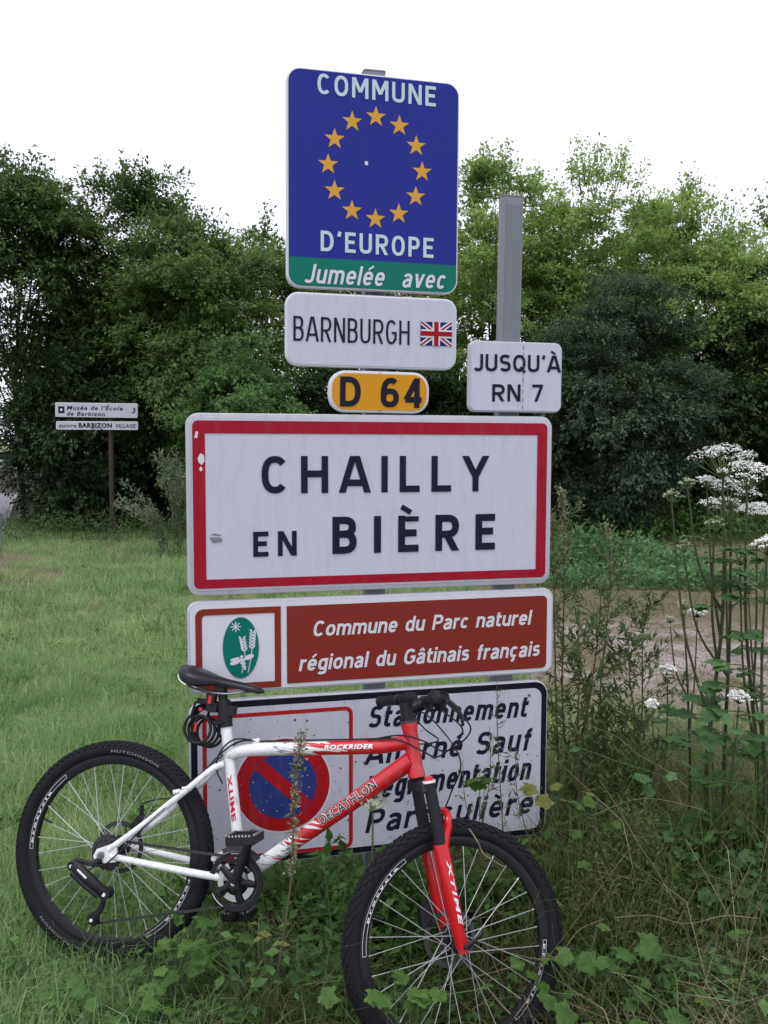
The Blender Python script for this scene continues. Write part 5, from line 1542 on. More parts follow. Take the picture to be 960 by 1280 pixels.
# ------------------------------------------------------------------ grass and ground cover
def blades(name, x, y, height, width, lean, mat, label, cat, seed):
    global rng
    rng = np.random.default_rng(seed)
    n = len(x)
    z = terrain(x, y) - .01
    az = rng.uniform(0, 2 * PI, n); yaw = rng.uniform(0, 2 * PI, n)
    h = np.asarray(height); w = np.asarray(width); L = np.asarray(lean)
    ld = np.stack([np.cos(az), np.sin(az), np.zeros(n)], 1)
    sd_ = np.stack([np.cos(yaw), np.sin(yaw), np.zeros(n)], 1) * w[:, None]
    p0 = np.stack([x, y, z], 1)
    p1 = p0 + ld * (L * h * .28)[:, None] + np.array([0, 0, 1]) * (h * .58)[:, None]
    p2 = p0 + ld * (L * h * .95)[:, None] + np.array([0, 0, 1]) * (h * (1.0 - .35 * np.minimum(L, 1.6)))[:, None]
    v = np.stack([p0 - sd_, p0 + sd_, p1 + sd_ * .75, p1 - sd_ * .75, p2 + sd_ * .06, p2 - sd_ * .06], 1).reshape(-1, 3)
    b = (np.arange(n) * 6)[:, None]
    f = np.concatenate([b + np.array([[0, 1, 2, 3]]), b + np.array([[3, 2, 4, 5]])])
    o = np_mesh(name, v, f, mat)
    return tag(o, label, cat, kind="stuff")

def field(n, x0, x1, y0, y1, seed, keep):
    r_ = np.random.default_rng(seed)
    x = r_.uniform(x0, x1, n); y = y0 + (y1 - y0) * r_.random(n)
    k = keep(x, y, r_); return x[k], y[k], r_

def clumpy(x, y):
    return .5 + .25 * np.sin(2.3 * x + 1.1 * np.sin(1.7 * y)) + .25 * np.sin(3.1 * y + 1.3 * np.sin(2.1 * x) + .7)
LEFT_LIM = lambda x, y: (x > -.47 * y - .35) & (x < .47 * y + .35)
road_clear = lambda x, y: x > -.62 - .38 * (y - .2)
lawn_side = lambda x, y: x < .55 - .05 * y + .25 * np.sin(y)
def bare_mask(x, y):
    b = np.sin(1.3 * x + .8) * np.sin(1.9 * y + .3) + .5 * np.sin(3.1 * x + 2 * y)
    return (b > .62) & (y > 7.5) & (y < 14.5) | (((x + 5.6) / 1.3) ** 2 + ((y - 12.0) / .9) ** 2 < 1)

x, y, r_ = field(210000, -3.6, 1.2, 1.9, 7.2, 41, lambda x, y, r: LEFT_LIM(x, y) & road_clear(x, y) & (x < .12 - .10 * (y - 2.2) + .1 * np.sin(5 * y)) & (r.random(len(x)) < (.55 + .45 * clumpy(x, y)) * (1 - .8 * smooth(5.2, 7.2, y))))
h = r_.gamma(6, .016, len(x)) * (.65 + .7 * clumpy(x * 1.3, y * 1.3))
blades("lawn_grass", x, y, np.clip(h * (1 - .35 * smooth(4.2, 6, y)), .03, .26), r_.uniform(.0012, .0026, len(x)), r_.uniform(.1, 1.1, len(x)), M["grass"], "short green lawn grass around the rear wheel and beside the signs", "grass", 51)
x, y, r_ = field(250000, -11, 2.5, 4.6, 17.5, 42, lambda x, y, r: LEFT_LIM(x, y) & road_clear(x, y) & (x < 1.0) & (r.random(len(x)) < .6 + .4 * clumpy(x * .7, y * .7)) & ~(bare_mask(x, y) & (r.random(len(x)) < .93)))
h = r_.gamma(6, .013, len(x)) * (.6 + .8 * clumpy(x * .6, y * .6))
blades("meadow_grass", x, y, np.clip(h, .03, .25), r_.uniform(.003, .0065, len(x)), r_.uniform(.2, 1.1, len(x)), M["grass"], "mown grass stretching from the signs to the trees", "grass", 52)

x, y, r_ = field(16000, -9, 1.2, 2.0, 15, 48, lambda x, y, r: LEFT_LIM(x, y) & road_clear(x, y) & (x < .1) & (r.random(len(x)) < clumpy(x * .8 + 1, y * .8) ** 1.5))
blades("lawn_thatch", x, y, r_.uniform(.05, .16, len(x)) * (1 + .2 * smooth(5, 9, y)), r_.uniform(.0010, .0018, len(x)) * (1 + smooth(4, 9, y)), r_.uniform(.8, 2.4, len(x)), M["straw"], "pale dry blades lying through the lawn", "grass", 161)
x, y, r_ = field(30000, -9, 1.0, 2.0, 15, 49, lambda x, y, r: LEFT_LIM(x, y) & road_clear(x, y) & (x < .1 - .1 * (y - 2.2)) & (r.random(len(x)) < (np.sin(3.7 * x + 2 * np.sin(1.3 * y)) * np.sin(2.9 * y + 1.5 * np.sin(2.3 * x)) > .55)))
blades("grass_tufts", x, y, np.clip(r_.gamma(6, .022, len(x)), .05, .30), r_.uniform(.0016, .0030, len(x)) * (1 + smooth(4, 9, y)), r_.uniform(.3, 1.3, len(x)), M["tuft"], "darker longer tufts standing in the lawn", "grass", 162)
bank = lambda x, y: (x > -.55 + .12 * np.sin(7 * y)) & (x < .47 * y + .5)
x, y, r_ = field(80000, -.75, 2.6, 2.0, 4.6, 43, lambda x, y, r: bank(x, y) & (r.random(len(x)) < .3 + .7 * clumpy(x * 3, y * 3)))
h = r_.gamma(5, .032, len(x)) * (.55 + .55 * smooth(.1, .9, x)) * (.7 + .6 * clumpy(2 * x, 2 * y))
h = np.where((y < 2.75) & (x < .45), h * .85, h)
blades("bank_grass", x, y, np.clip(h, .05, .55), r_.uniform(.0014, .0034, len(x)), r_.uniform(.5, 2.1, len(x)), M["grass_dark"], "long tangled green grass around the front wheel", "grass", 53)
x, y, r_ = field(13000, -.6, 2.4, 2.0, 4.4, 44, lambda x, y, r: bank(x, y) & (r.random(len(x)) < .15 + .85 * clumpy(x * 4 + 2, y * 4)))
h = r_.gamma(5, .040, len(x)) * (.5 + .6 * smooth(.1, .9, x))
h = np.where((y < 2.75) & (x < .45), h * .5, h)
blades("dry_grass", x, y, np.clip(h, .06, .62), r_.uniform(.0008, .0018, len(x)), r_.uniform(.5, 2.0, len(x)), M["straw"], "dry straw coloured grass tangled beyond the front wheel", "grass", 54)
x, y, r_ = field(40000, .3, 9, 5.0, 16, 45, lambda x, y, r: LEFT_LIM(x, y) & (r.random(len(x)) < np.where(y < 8.4, .22, .75) * clumpy(x * 1.6, y * 1.6) ** 1.5))
blades("sparse_grass", x, y, np.clip(r_.gamma(5, .016, len(x)), .03, .2), r_.uniform(.003, .006, len(x)), r_.uniform(.3, 1.4, len(x)), M["grass_dark"], "thin patchy grass on the dry ground beyond the sign", "grass", 55)

x, y, r_ = field(9000, .35, 2.2, 2.65, 4.2, 46, lambda x, y, r: (x > .48 + .25 * np.abs(y - 3.0)) & (x < .47 * y + .4) & (r.random(len(x)) < .25 + .75 * clumpy(5 * x, 4 * y)))
blades("tall_grass", x, y, np.clip(r_.gamma(9, .062, len(x)), .2, .95), r_.uniform(.0008, .0019, len(x)), r_.uniform(.2, 1.3, len(x)), M["olive_grass"], "tall thin yellowish grass beside the lowest sign", "grass", 59)
x, y, r_ = field(650, .35, 2.2, 2.55, 4.2, 47, lambda x, y, r: (x > .5) & (x < .47 * y + .4))
blades("tall_straw", x, y, np.clip(r_.gamma(9, .066, len(x)), .25, 1.0), r_.uniform(.0008, .0016, len(x)), r_.uniform(.3, 1.6, len(x)), M["straw"], "tall pale dry stalks on the bank below the hogweed", "grass", 60)

def litter(name, label, n, x0, x1, y0, y1, seed, mat, zmax=.16, lmin=.05, lmax=.28):
    global rng
    rng = np.random.default_rng(seed)
    x = rng.uniform(x0, x1, n); y = rng.uniform(y0, y1, n)
    k = (x > -.5 + .12 * np.sin(7 * y)) & (x < .47 * y + .3); x, y = x[k], y[k]; n = len(x)
    pos = np.stack([x, y, terrain(x, y) + zmax * rng.random(n) ** 1.6 * (.4 + .6 * smooth(0, .6, x))], 1)
    a = rng.uniform(0, 2 * PI, n)
    d_ = np.stack([np.cos(a), np.sin(a), rng.normal(size=n) * .35], 1)
    o = leaves_obj(name, pos, d_, unit(n) + np.array([0, 0, .8]), rng.uniform(lmin, lmax, n), mat, None, "blade", width=rng.uniform(.0012, .003, n))
    return tag(o, label, "dead stalks", kind="stuff")
litter("dead_stalks", "brown dead stalks and litter lying on the bank", 17000, -.6, 2.0, 2.0, 4.2, 57, M["stick"])
litter("straw_litter", "pale broken straw lying over the bank", 2600, -.6, 2.0, 2.0, 4.2, 58, M["straw"], .22)

def cover(name, label, cx0, cy0, rx, ry, n, hmax, leaf, mat, seed, shape="oval"):
    """low mass of weeds: leaves spread through a mound"""
    global rng
    rng = np.random.default_rng(seed)
    a = rng.uniform(0, 2 * PI, n); q_ = np.sqrt(rng.random(n))
    x = cx0 + rx * q_ * np.cos(a) + rng.normal(size=n) * rx * .08; y = cy0 + ry * q_ * np.sin(a) + rng.normal(size=n) * ry * .08
    z = terrain(x, y) + hmax * rng.random(n) ** .8 * np.sqrt(np.clip(1.05 - q_ ** 2, .05, 1)) * (.35 + .65 * clumpy(4 * x, 4 * y))
    pos = np.stack([x, y, z], 1)
    dr = unit(n) + np.array([0, 0, .1]); nr = unit(n) * .7 + np.array([0, 0, 1])
    o = leaves_obj(name, pos, dr, nr, leaf * rng.uniform(.6, 1.4, n), mat, None, shape)
    return tag(o, label, "weeds", kind="stuff")
cover("nettle_patch", "patch of green nettles on the dry ground behind the sign", 2.5, 12.6, 1.7, 1.0, 7000, .55, .085, M["weed_blue"], 61)
cover("weed_patch", "thinner weed patch nearer than the nettles", 3.2, 10.5, 1.5, .45, 3000, .32, .07, M["weed_blue"], 62)
cover("weed_strip", "low weeds along the foot of the trees by the direction signs", -4.6, 15.0, 3.6, 1.0, 7000, .55, .07, M["mug"], 63, "long")
cover("weed_strip", "low weeds along the foot of the trees behind the umbels", 5.6, 15.2, 4.2, .9, 7000, .75, .075, M["weed"], 64)
cover("bank_weeds", "mass of small leaves under the hogweed", 1.30, 3.35, .55, .5, 4200, .42, .05, M["weed"], 65)
cover("bank_weeds", "small green weeds filling the bank between bike and sign foot", .02, 2.72, .62, .25, 1700, .18, .030, M["weed"], 66)
cover("bank_weeds", "small green weeds between the front wheel and the hogweed", .72, 3.0, .35, .5, 2000, .30, .036, M["mug"], 67, "long")
cover("bank_weeds", "weeds hiding the feet of the sign posts", .1, 3.1, .8, .2, 3600, .34, .04, M["weed"], 69)
cover("bank_weeds", "taller weeds around the bare sign post's foot", .46, 3.05, .28, .16, 1600, .58, .042, M["weed"], 70)
cover("bank_weeds", "weeds around the foot of the post under the blue sign", -.02, 2.98, .26, .12, 1200, .42, .042, M["weed"], 71)
cover("bank_weeds", "dark weeds under the broad hogweed leaves", 1.18, 3.05, .36, .22, 2200, .58, .05, M["weed"], 72)
cover("bank_weeds", "fine olive herbs between the sign and the hogweed", .80, 2.95, .25, .22, 2600, .62, .032, M["grass_dark"], 73, "long")
def scatter_weeds(name, label, n_patch, mat, seed):
    """small rosettes and clover patches dotted through the lawn"""
    global rng
    rng = np.random.default_rng(seed); P_ = []; Sz = []
    for k in range(n_patch):
        yy = 2.2 + 9 * rng.random() ** 1.5; xx = rng.uniform(-.46 * yy, min(.0, .1 - .1 * (yy - 2.2)))
        m_ = int(rng.integers(12, 60)); R_ = rng.uniform(.04, .16)
        a = rng.uniform(0, 2 * PI, m_); q_ = np.sqrt(rng.random(m_)) * R_
        x = xx + q_ * np.cos(a); y = yy + q_ * np.sin(a)
        P_.append(np.stack([x, y, terrain(x, y) + rng.uniform(.02, .09, m_)], 1)); Sz.append(rng.uniform(.018, .045, m_))
    P_, Sz = np.concatenate(P_), np.concatenate(Sz); n = len(P_)
    o = leaves_obj(name, P_, unit(n) * np.array([1, 1, .3]), unit(n) * .5 + np.array([0, -.2, 1]), Sz, mat)
    return tag(o, label, "weeds", kind="stuff")
scatter_weeds("lawn_weeds", "broad leaved weeds and clover dotted through the lawn", 150, M["lobed"], 74)
litter("gravel_debris", "twigs, dry leaves and small debris scattered over the gravel", 9000, .9, 6, 5.2, 10.5, 75, M["stick"], .06, .04, .22)
cover("bank_weeds", "dense green leafy weeds below the tall hogweeds", 1.22, 3.02, .36, .24, 1900, .80, .042, M["hog_leaf"], 76, "lobed")
cover("bank_weeds", "small oval leaves of low weeds on the bank past the front wheel", .85, 2.72, .45, .28, 3600, .30, .030, M["weed"], 77)
cover("fine_herbs", "fuzzy olive coloured fine herbs beside the lowest sign", .80, 2.90, .26, .2, 9000, .66, .020, M["olive_grass"], 78, "long")
cover("fine_herbs", "fine green herbs behind the fuzzy olive ones", 1.0, 3.2, .34, .2, 7000, .72, .024, M["grass_dark"], 79, "long")
cover("bank_weeds", "tall feathery greenery at the foot of the mugwort stems", .78, 3.42, .30, .20, 4200, 1.0, .045, M["mug"], 80, "long")
cover("clover", "clover and broad leaved weeds in the lawn under the rear wheel", -.95, 2.62, .75, .5, 2600, .06, .026, M["weed"], 68)

# ------------------------------------------------------------------ single plants
def stem_plant(name, label, cat, base, top, stem_mat, r0, leaf_mat_, n, leaf, shape, bend=.06, seed=1, start=.1, spread=.12, side=0, tip_mat=None, tip_from=.7, tip_n=0, tip_leaf=.012, group=None):
    """upright stem with side shoots carrying leaves, and an optional seed spike"""
    global rng
    rng = np.random.default_rng(seed); r_ = random.Random(seed)
    base, top = Vector(base), Vector(top)
    root = empty(name, Matrix.Translation(base), label, cat, group)
    T_ = top - base
    mid = T_ * .5 + Vector((r_.uniform(-bend, bend), r_.uniform(-bend, bend), 0))
    cv = bez([Vector((0, 0, -.03)), mid * .55 + T_ * .0, mid, T_ * .8 + mid * .02, T_], 6)
    mb = MB(); mb.tube(cv, [r0 * (1 - .75 * i_ / len(cv)) for i_ in range(len(cv))], 6)
    pos, dr, nr = [], [], []; tpos, tdr = [], []
    A = np.array([tuple(c) for c in cv])
    def along(t):
        i_ = np.clip(t * (len(A) - 1), 0, len(A) - 1.001); k = i_.astype(int); f_ = (i_ - k)[:, None]
        return A[k] * (1 - f_) + A[k + 1] * f_
    for k in range(side):
        t0 = start + (.95 - start) * (k + .5) / side
        p0 = along(np.array([t0]))[0]; az = k * 2.4 + r_.uniform(-.4, .4)
        L = spread * (1.25 - .8 * t0) * r_.uniform(.6, 1.2)
        d_ = np.array([math.cos(az) * .75, math.sin(az) * .75, .65])
        p1 = p0 + d_ * L
        mb.tube([Vector(p0), Vector(p0 + d_ * L * .5 + np.array([0, 0, -.01])), Vector(p1)], [r0 * .4, r0 * .3, r0 * .15], 4)
        m_ = max(3, n // side); tt = rng.random(m_)
        pos.append(p0 + d_ * (tt * L)[:, None] + rng.normal(size=(m_, 3)) * leaf * .2)
        dr.append(unit(m_) * .8 + d_ * .8); nr.append(unit(m_) * .6 + np.array([0, 0, 1]))
        if tip_mat is not None and t0 > tip_from - .25:
            m2 = tip_n // max(1, side // 2); tt = rng.random(m2)
            tpos.append(p0 + d_ * (tt * L * 1.15)[:, None] + rng.normal(size=(m2, 3)) * .006); tdr.append(unit(m2) + np.array([0, 0, .5]))
    if n and not side:
        tt = start + (1 - start) * rng.random(n)
        az = rng.uniform(0, 2 * PI, n)
        pos.append(along(tt)); dr.append(np.stack([np.cos(az), np.sin(az), rng.uniform(-.2, .7, n)], 1)); nr.append(unit(n) * .4 + np.array([0, 0, 1]))
    if tip_mat is not None:
        tt = tip_from + (1 - tip_from) * rng.random(tip_n)
        tpos.append(along(tt) + rng.normal(size=(tip_n, 3)) * .008); tdr.append(unit(tip_n) + np.array([0, 0, .7]))
    mb.build("stem", stem_mat, root, True, fix=False)
    if pos:
        pos, dr, nr = np.concatenate(pos), np.concatenate(dr), np.concatenate(nr)
        leaves_obj("leaves", pos, dr, nr, leaf * rng.uniform(.6, 1.35, len(pos)), leaf_mat_, root, shape)
    if tip_mat is not None:
        tpos, tdr = np.concatenate(tpos), np.concatenate(tdr)
        leaves_obj("seed_spike", tpos, tdr, unit(len(tpos)), tip_leaf * rng.uniform(.6, 1.4, len(tpos)), tip_mat, root, "oval")
    return root

def foot(px, depth):
    b_ = at(px, 900, depth); return Vector((b_.x, b_.y, tz(b_.x, b_.y)))

MG = "mugwort stems beside the signs"
for (lab, bp, tp_, dp, n_, sd_, tn) in (
    ("tallest mugwort with a drooping pale seed plume beside the town sign", 722, (703, 612), 3.5, 150, 71, 260),
    ("second mugwort with pale seed tip, standing before the nettle patch", 778, (760, 655), 3.6, 150, 72, 200),
    ("dark mugwort stem without plume close to the park sign", 728, (752, 730), 3.4, 170, 73, 0),
    ("bushy reddish mugwort in front of the gravel", 770, (812, 735), 3.7, 200, 74, 60),
    ("short mugwort leaning out beside the parking sign's upper corner", 705, (690, 640), 3.75, 120, 75, 120),
    ("bushy low mugwort where the gravel meets the park sign", 742, (722, 765), 3.3, 220, 76, 0),
    ("low mugwort nearest the umbel plants", 800, (786, 790), 3.4, 200, 77, 0)):
    stem_plant("mugwort", lab, "plant", foot(bp, dp), at(*tp_, dp), M["stem_brown"], .0055, M["mug"], n_ * 3, .042, "long", seed=sd_, side=20, spread=.26, start=.12,
               tip_mat=M["mug_seed"] if tn else None, tip_from=.74, tip_n=tn, tip_leaf=.011, group=MG)

# feathery pale plants at the foot of the left trees
for (lab, bp, tp_, sd_) in (("feathery pale plant arching beside the town sign", 222, (216, 552), 81), ("feathery pale plant leaning over below the direction signs", 206, (172, 600), 82), ("feathery pale plant half hidden by the town sign", 240, (236, 560), 83)):
    root = None
    r_ = random.Random(sd_); base = foot(bp, 12.6); base = Vector((at(bp, 640, 12.6).x, 12.6, tz(at(bp, 640, 12.6).x, 11.5)))
    T_ = at(*tp_, 12.6) - base
    root = empty("feathery_plant", Matrix.Translation(base), lab, "plant", "feathery plants by the trees")
    mb = MB(); P_, D_ = [], []
    rng = np.random.default_rng(sd_)
    for k in range(9):
        e = Vector((T_.x - .05 + r_.uniform(-.28, .28), T_.y + r_.uniform(-.3, .3), T_.z * r_.uniform(.55, 1)))
        cv = bez([Vector((r_.uniform(-.08, .08), r_.uniform(-.08, .08), 0)), Vector((e.x * .3, e.y * .3, e.z * .62)), e], 6)
        mb.tube(cv, [.006 * (1 - .7 * i_ / len(cv)) for i_ in range(len(cv))], 4)
        A = np.array([tuple(c) for c in cv]); m_ = 130; q_ = rng.random(m_) ** .6 * (len(A) - 1.01); kk = q_.astype(int); ff = (q_ - kk)[:, None]
        P_.append(A[kk] * (1 - ff) + A[kk + 1] * ff + rng.normal(size=(m_, 3)) * .03); D_.append(unit(m_) * .7 + (A[kk + 1] - A[kk]) * 4 + np.array([0, 0, .3]))
    mb.build("stem", M["stem_green"], root, True, fix=False)
    P_, D_ = np.concatenate(P_), np.concatenate(D_)
    leaves_obj("plume", P_, D_, unit(len(P_)), .055 * rng.uniform(.5, 1.4, len(P_)), M["silver"], root, "long")

# hogweeds: thick stems carrying flat white flower heads
def umbel(mb_ray, flo, centre, width, axis, seed, density=1.0, dome=.25):
    r_ = random.Random(seed)
    c = Vector(centre); ax_ = Vector(axis).normalized()
    e1_ = ax_.orthogonal().normalized(); e2_ = ax_.cross(e1_)
    n = int(22 * density)
    for k in range(n):
        q_ = math.sqrt((k + .5) / n); a = k * 2.39996 + r_.uniform(-.2, .2)
        off = (e1_ * math.cos(a) + e2_ * math.sin(a)) * q_ * width / 2 * r_.uniform(.85, 1.05)
        p_ = c + off + ax_ * (dome * width * .5 * (1 - q_ * q_) + r_.uniform(-.006, .006))
        o_ = c - ax_ * width * .30
        mb_ray.tube([o_, o_.lerp(p_, .6) - ax_ * .004, p_], [.0018, .0013, .0009], 4)
        ur = width * .108 * r_.uniform(.8, 1.15)
        m_ = int(36 * density)
        for j in range(m_):
            qq = math.sqrt((j + .5) / m_); b_ = j * 2.39996
            fp = p_ + (e1_ * math.cos(b_) + e2_ * math.sin(b_)) * ur * qq + ax_ * (ur * .55 * (1 - qq * qq) + r_.uniform(-.001, .002))
            flo.append((fp, ax_ + Vector((r_.uniform(-.6, .6), r_.uniform(-.6, .6), r_.uniform(-.3, .3)))))

def hogweed(label, base_px, depth, heads, leaves, seed, stem_r=.011, joints=None, bend=.0, group="hogweed plants"):
    """heads: (px, py, width px, mature, dx depth)"""
    global rng
    rng = np.random.default_rng(seed); r_ = random.Random(seed)
    base = foot(base_px, depth)
    root = empty("hogweed", Matrix.Translation(base), label, "plant", group)
    sm = MB()
    tops = [at(hx, hy, depth + dd) - base for hx, hy, _, _, dd in heads]
    H0 = max(t_.z for t_ in tops)
    main = bez([Vector((0, 0, -.05)), tops[0] * .33 + Vector((r_.uniform(-.06, .06), r_.uniform(-.03, .03), 0)), tops[0] * .68 + Vector((r_.uniform(-.02, .02), 0, 0)), tops[0] - Vector((0, 0, .03))], 6)
    sm.tube(main, [stem_r * (1 - .62 * i_ / len(main)) for i_ in range(len(main))], 9)
    for i_, t_ in enumerate(tops[1:]):
        f_ = r_.uniform(.45, .68) * t_.z / H0
        s0 = main[min(len(main) - 2, int(f_ * len(main)))]
        mid = s0.lerp(t_, .45) + Vector(((t_.x - s0.x) * .22, 0, -.02 - .10 * (abs(t_.x - s0.x))))
        cv = bez([s0, mid, t_ - Vector((0, 0, .025))], 6)
        sm.tube(cv, [stem_r * .55 * (1 - .5 * k / len(cv)) for k in range(len(cv))], 7)
    for t_ in (.33, .55, .75):
        q_ = main[int(t_ * (len(main) - 1))]; sm.tube([q_ - Vector((0, 0, .012)), q_ + Vector((0, 0, .012))], [stem_r * .75, stem_r * .75], 8)
    sm.build("stem", M["stem_dark"], root, True, fix=False)
    for i_, (hx, hy, wpx, mature, dd) in enumerate(heads):
        rays, flo = MB(), []
        w_ = wpx / FPX * (depth + dd)
        umbel(rays, flo, tops[i_], w_, (r_.uniform(-.15, .15), r_.uniform(-.25, .05), 1), seed * 10 + i_, 1.0 if mature > .5 else .55, .42 if mature > .5 else .55)
        hd = rays.build("flower_head", M["stem_green"], root, False, fix=False)
        pos = np.array([tuple(p_) for p_, _ in flo]); nr = np.array([tuple(a_) for _, a_ in flo]); m_ = len(pos)
        leaves_obj("florets", pos - unit(m_) * .001, np.cross(nr, unit(m_)), nr, (.0068 if mature > .5 else .005) * rng.uniform(.7, 1.3, m_), M["floret"] if mature > .5 else M["floret_green"], hd, "oval", width=np.full(m_, .011 if mature > .5 else .008))
    if leaves:
        P_, D_, S_2 = [], [], []
        ps = MB()
        for k in range(leaves):
            f_ = r_.uniform(.10, .86); s0 = main[int(f_ * (len(main) - 1))]
            az = r_.uniform(0, 2 * PI); L = r_.uniform(.10, .24) * (1.2 - f_)
            e = s0 + Vector((math.cos(az) * L, math.sin(az) * L, L * .35))
            ps.tube([s0, s0.lerp(e, .5) + Vector((0, 0, .02)), e], [.003, .0025, .002], 5)
            for j, (da, sc_) in enumerate(((0, 1), (.9, .8), (-.9, .8), (1.9, .55), (-1.9, .55))):
                P_.append(tuple(e if j < 3 else s0.lerp(e, .55))); D_.append((math.cos(az + da), math.sin(az + da), r_.uniform(-.25, .15))); S_2.append(sc_ * (.05 + L * .22))
        ps.build("leaf_stalks", M["stem_green"], root, True, fix=False)
        P_, D_, S_2 = np.array(P_), np.array(D_), np.array(S_2)
        leaves_obj("leaves", P_, D_, unit(len(P_)) * .35 + np.array([0, -.15, 1]), S_2, M["hog_leaf"], root, "lobed")
    return root
hogweed("tall hogweed with the highest white umbel", 903, 3.20, [(904, 575, 78, 1, 0), (840, 621, 26, 0, .05), (860, 605, 24, 0, .02), (884, 603, 26, 1, .06), (893, 655, 26, 0, -.1)], 12, 91, .010)
hogweed("hogweed whose white umbel stands just below the highest one", 914, 3.30, [(914, 616, 70, 1, 0), (906, 637, 62, 1, .1), (855, 684, 22, 0, .0)], 12, 92, .009)
hogweed("hogweed with a wide white umbel level with the highest one", 936, 3.15, [(934, 594, 66, 1, 0), (946, 640, 40, 1, .1), (925, 700, 24, 0, .0)], 12, 93, .009)
hogweed("hogweed with one white umbel well below the main cluster", 958, 3.05, [(959, 682, 42, 1, 0), (936, 735, 26, 0, .05)], 12, 94, .008)
hogweed("short hogweed standing alone before the pale gravel", 857, 3.45, [(855, 757, 18, 0, 0), (872, 766, 22, 1, .02), (838, 775, 14, 0, 0)], 9, 95, .007)
hogweed("low drooping hogweed umbel over large dark leaves", 905, 3.00, [(924, 872, 26, 1, 0), (884, 862, 22, 0, .1)], 9, 96, .006)
hogweed("low hogweed with small umbels between mugwort and tall hogweeds", 838, 3.25, [(835, 838, 20, 1, 0), (815, 880, 16, 1, .0)], 6, 97, .005)

# plants in front of the lowest sign
stem_plant("thistle_stem", "tall thin thistle stem rising past all four lines of the lowest sign", "plant", foot(632, 2.72), at(621, 853, 2.84), M["stem_brown"], .0035, M["mug"], 60, .022, "long", seed=101, side=12, spread=.07, start=.45)
stem_plant("thistle_stem", "shorter thistle stem close beside the tall thin one", "plant", foot(618, 2.70), at(612, 908, 2.82), M["stem_brown"], .003, M["mug"], 90, .022, "long", seed=102, side=14, spread=.06, start=.35)
stem_plant("thistle_stem", "slanting thistle stem with a bud before the third line", "plant", foot(610, 2.68), at(578, 950, 2.80), M["stem_brown"], .003, M["mug"], 40, .022, "long", seed=103, side=7, spread=.05, start=.5)
stem_plant("thistle_stem", "leafy thistle stem nearest the lowest sign's outer corner", "plant", foot(655, 2.78), at(645, 930, 2.88), M["stem_brown"], .003, M["mug"], 90, .024, "long", seed=104, side=13, spread=.08, start=.3)
stem_plant("mullein_spike", "brown fuzzy seed spike before the no parking disc", "plant", foot(335, 2.50), at(377, 915, 2.62), M["stem_brown"], .0045, M["mug"], 40, .03, "long", seed=105, side=0, start=.55, tip_mat=M["mug_seed"], tip_from=.52, tip_n=520, tip_leaf=.012, bend=.02)
stem_plant("nettle", "leafy nettle shoot between down tube and pedal", "plant", foot(395, 2.50), at(408, 1040, 2.62), M["stem_green"], .003, M["weed"], 60, .045, "oval", seed=106, side=9, spread=.08, start=.2)
stem_plant("nettle", "leafy nettle shoot under the end of the down tube", "plant", foot(440, 2.55), at(432, 1052, 2.66), M["stem_green"], .003, M["weed"], 60, .045, "oval", seed=107, side=8, spread=.09, start=.2)
root = empty("wild_carrot", Matrix.Translation(foot(455, 2.60)), "open green umbel before the lowest word of the sign", "plant")
b_ = foot(455, 2.60); tpt = at(466, 1016, 2.66) - b_
mb = MB(); mb.tube(bez([Vector((0, 0, -.03)), tpt * .5 + Vector((.01, 0, 0)), tpt], 6), .003, 6); mb.build("stem", M["stem_green"], root, True, fix=False)
rays, flo = MB(), []
umbel(rays, flo, tpt + Vector((0, 0, .03)), .095, (.2, -.3, 1), 5, .7, .6)
hd = rays.build("flower_head", M["floret_green"], root, False, fix=False)
pos = np.array([tuple(p_) for p_, _ in flo]); nr = np.array([tuple(a_) for _, a_ in flo]); m_ = len(pos)
leaves_obj("florets", pos, np.cross(nr, unit(m_)), nr, .0065 * rng.uniform(.7, 1.3, m_), M["floret_green"], hd, "oval")

def creeper(label, px, py, depth, n, leaf, mat, seed, spread=(.12, .10, .10), shape="lobed", name="bryony", height=None):
    """a few large leaves on short stalks rising from one root"""
    global rng
    rng = np.random.default_rng(seed); r_ = random.Random(seed)
    P0 = at(px, py, depth); g = tz(P0.x, P0.y)
    base = Vector((P0.x, P0.y, g)); root = empty(name, Matrix.Translation(base), label, "plant", "broad leaved plants on the bank")
    c = Vector((0, 0, max(.05, P0.z - g)))
    mb = MB(); P_, D_, Nn = [], [], []
    for k in range(n):
        t_ = c + Vector((r_.gauss(0, spread[0]), r_.gauss(0, spread[1]), r_.uniform(-.5, .5) * spread[2]))
        t_.z = max(.02, t_.z)
        mb.tube(bez([Vector((r_.uniform(-.5, .5) * spread[0], r_.uniform(-.5, .5) * spread[1], -.01)), Vector((t_.x * r_.uniform(-.3, .9), t_.y * .5 + r_.uniform(-.04, .04), t_.z * r_.uniform(.4, .8))), t_], 4), .0012, 4)
        az = r_.uniform(0, 2 * PI); P_.append(tuple(t_)); D_.append((math.cos(az), math.sin(az) - .3, -.25)); Nn.append((r_.uniform(-.7, .7), -.45 + r_.uniform(-.6, .5), 1))
    mb.build("stem", M["stem_green"], root, True, fix=False)
    leaves_obj("leaves", np.array(P_), np.array(D_), np.array(Nn), leaf * rng.uniform(.65, 1.3, n), mat, root, shape)
    return root
creeper("lobed leaf plant just beyond the front tyre, among straw", 738, 1205, 2.50, 16, .062, M["lobed"], 111)
creeper("lobed leaf plant among brown litter, farthest from the bike", 800, 1250, 2.45, 13, .058, M["lobed"], 112)
creeper("lobed leaf plant growing up through the front wheel's spokes", 520, 1243, 2.36, 13, .056, M["lobed"], 113, (.10, .03, .06))
creeper("bushy lobed plant between the rear wheel and the cranks", 222, 1182, 2.52, 22, .055, M["lobed"], 114, (.07, .05, .10))
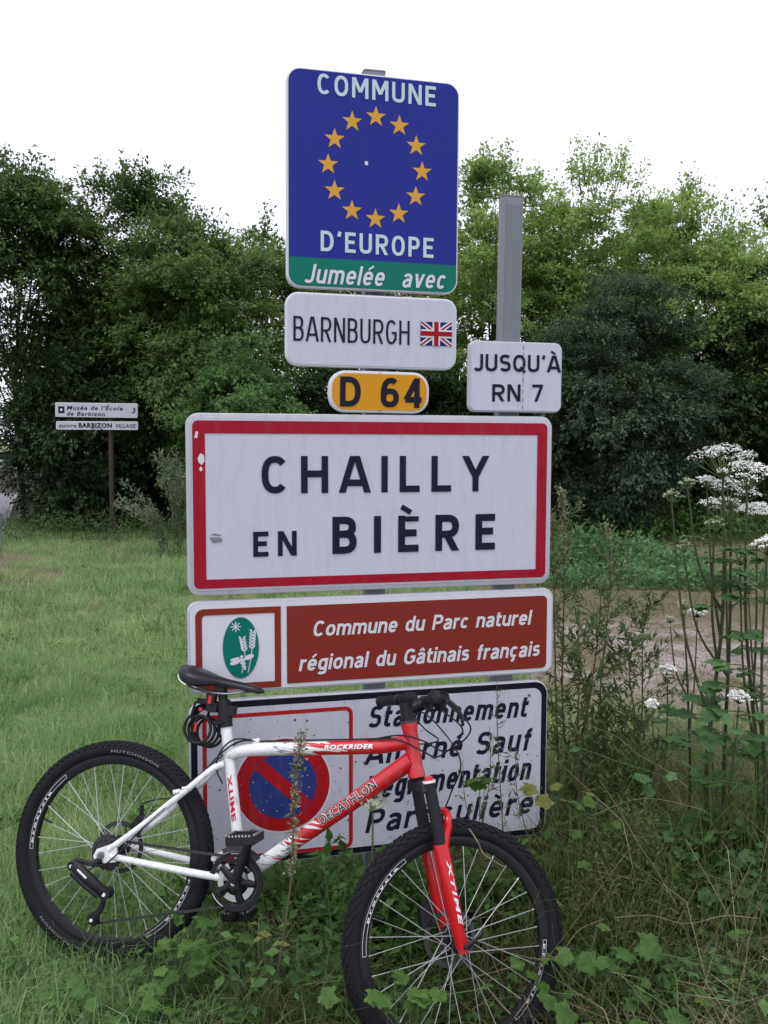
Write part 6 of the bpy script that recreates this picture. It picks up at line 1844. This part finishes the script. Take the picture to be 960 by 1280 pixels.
creeper("green leafy plant in the grass below the rear wheel", 165, 1240, 2.40, 20, .045, M["lobed"], 115, (.07, .05, .08))
creeper("bramble under the chainrings", 300, 1205, 2.48, 17, .042, M["weed"], 116, (.10, .06, .14), "oval", "bramble")
creeper("bramble with leaves between chainrings and front wheel", 380, 1190, 2.52, 18, .042, M["weed"], 117, (.11, .06, .18), "oval", "bramble")
creeper("pale yellow leaves hanging over the lowest sign's black edge", 692, 985, 2.95, 5, .052, M["yellowed"], 118, (.06, .04, .06))
creeper("bright lobed leaf before the word ending the sign's third line", 601, 975, 2.82, 3, .062, M["lobed"], 119, (.02, .02, .04))
creeper("yellowing leaves beneath the crank arm", 335, 1160, 2.50, 6, .042, M["yellowed"], 120, (.04, .03, .06), "oval")
creeper("few broad leaves among straw below the yellow ones", 730, 1030, 3.0, 9, .045, M["lobed"], 121, (.07, .06, .14))
creeper("dark broad leaves below the hogweed umbels", 880, 950, 3.05, 14, .055, M["hog_leaf"], 122, (.16, .10, .22))
creeper("dark broad leaves below the drooping umbel, cut by the picture's edge", 945, 930, 3.0, 14, .055, M["hog_leaf"], 123, (.10, .10, .25))
creeper("low oval leaved bramble in the corner beyond the lobed plants", 905, 1190, 2.6, 14, .06, M["weed"], 124, (.14, .08, .08), "oval", "bramble")
creeper("small bramble close behind the front tyre under dry stalks", 660, 1130, 2.75, 12, .05, M["weed"], 125, (.08, .06, .10), "oval", "bramble")

# loose dry stalks lying across the bank
def stalk(label, pts, r=.0011):
    P = [at(*p_) for p_ in pts]
    w_ = random.Random(len(label)); P = [q_ + Vector((w_.uniform(-.012, .012), w_.uniform(-.02, .02), w_.uniform(-.012, .012))) for q_ in [P[0], P[0].lerp(P[1], .5), P[1], P[1].lerp(P[2], .45), P[2]]]
    base = P[0].copy()
    mb = MB(); mb.tube(bez([q_ - base for q_ in P], 6), r, 5)
    o = mb.build("dry_stalk", M["straw"], None, True, fix=False); o.location = base
    return tag(o, label, "dry stalk", "dry grass stalks on the bank")
stalk("dry stalk bent across the front rim and tyre", [(640, 1195, 2.46), (700, 1186, 2.46), (755, 1150, 2.50)])
stalk("dry grass blade lying on top of the front tyre", [(582, 1036, 2.48), (602, 1062, 2.42), (625, 1085, 2.42)], .002)
stalk("long dry stalk slanting from the sign's corner downward", [(740, 905, 2.9), (800, 945, 2.8), (860, 985, 2.7)])
stalk("long nearly level dry stalk on the bank", [(770, 1143, 2.62), (860, 1150, 2.6), (950, 1143, 2.6)])
stalk("arched dry stalk below the hogweed leaves", [(740, 1015, 2.8), (800, 1000, 2.8), (880, 1010, 2.8)])
stalk("dry stalk crossing the bank steeply below the arched one", [(745, 975, 2.8), (800, 1055, 2.7), (850, 1130, 2.6)])
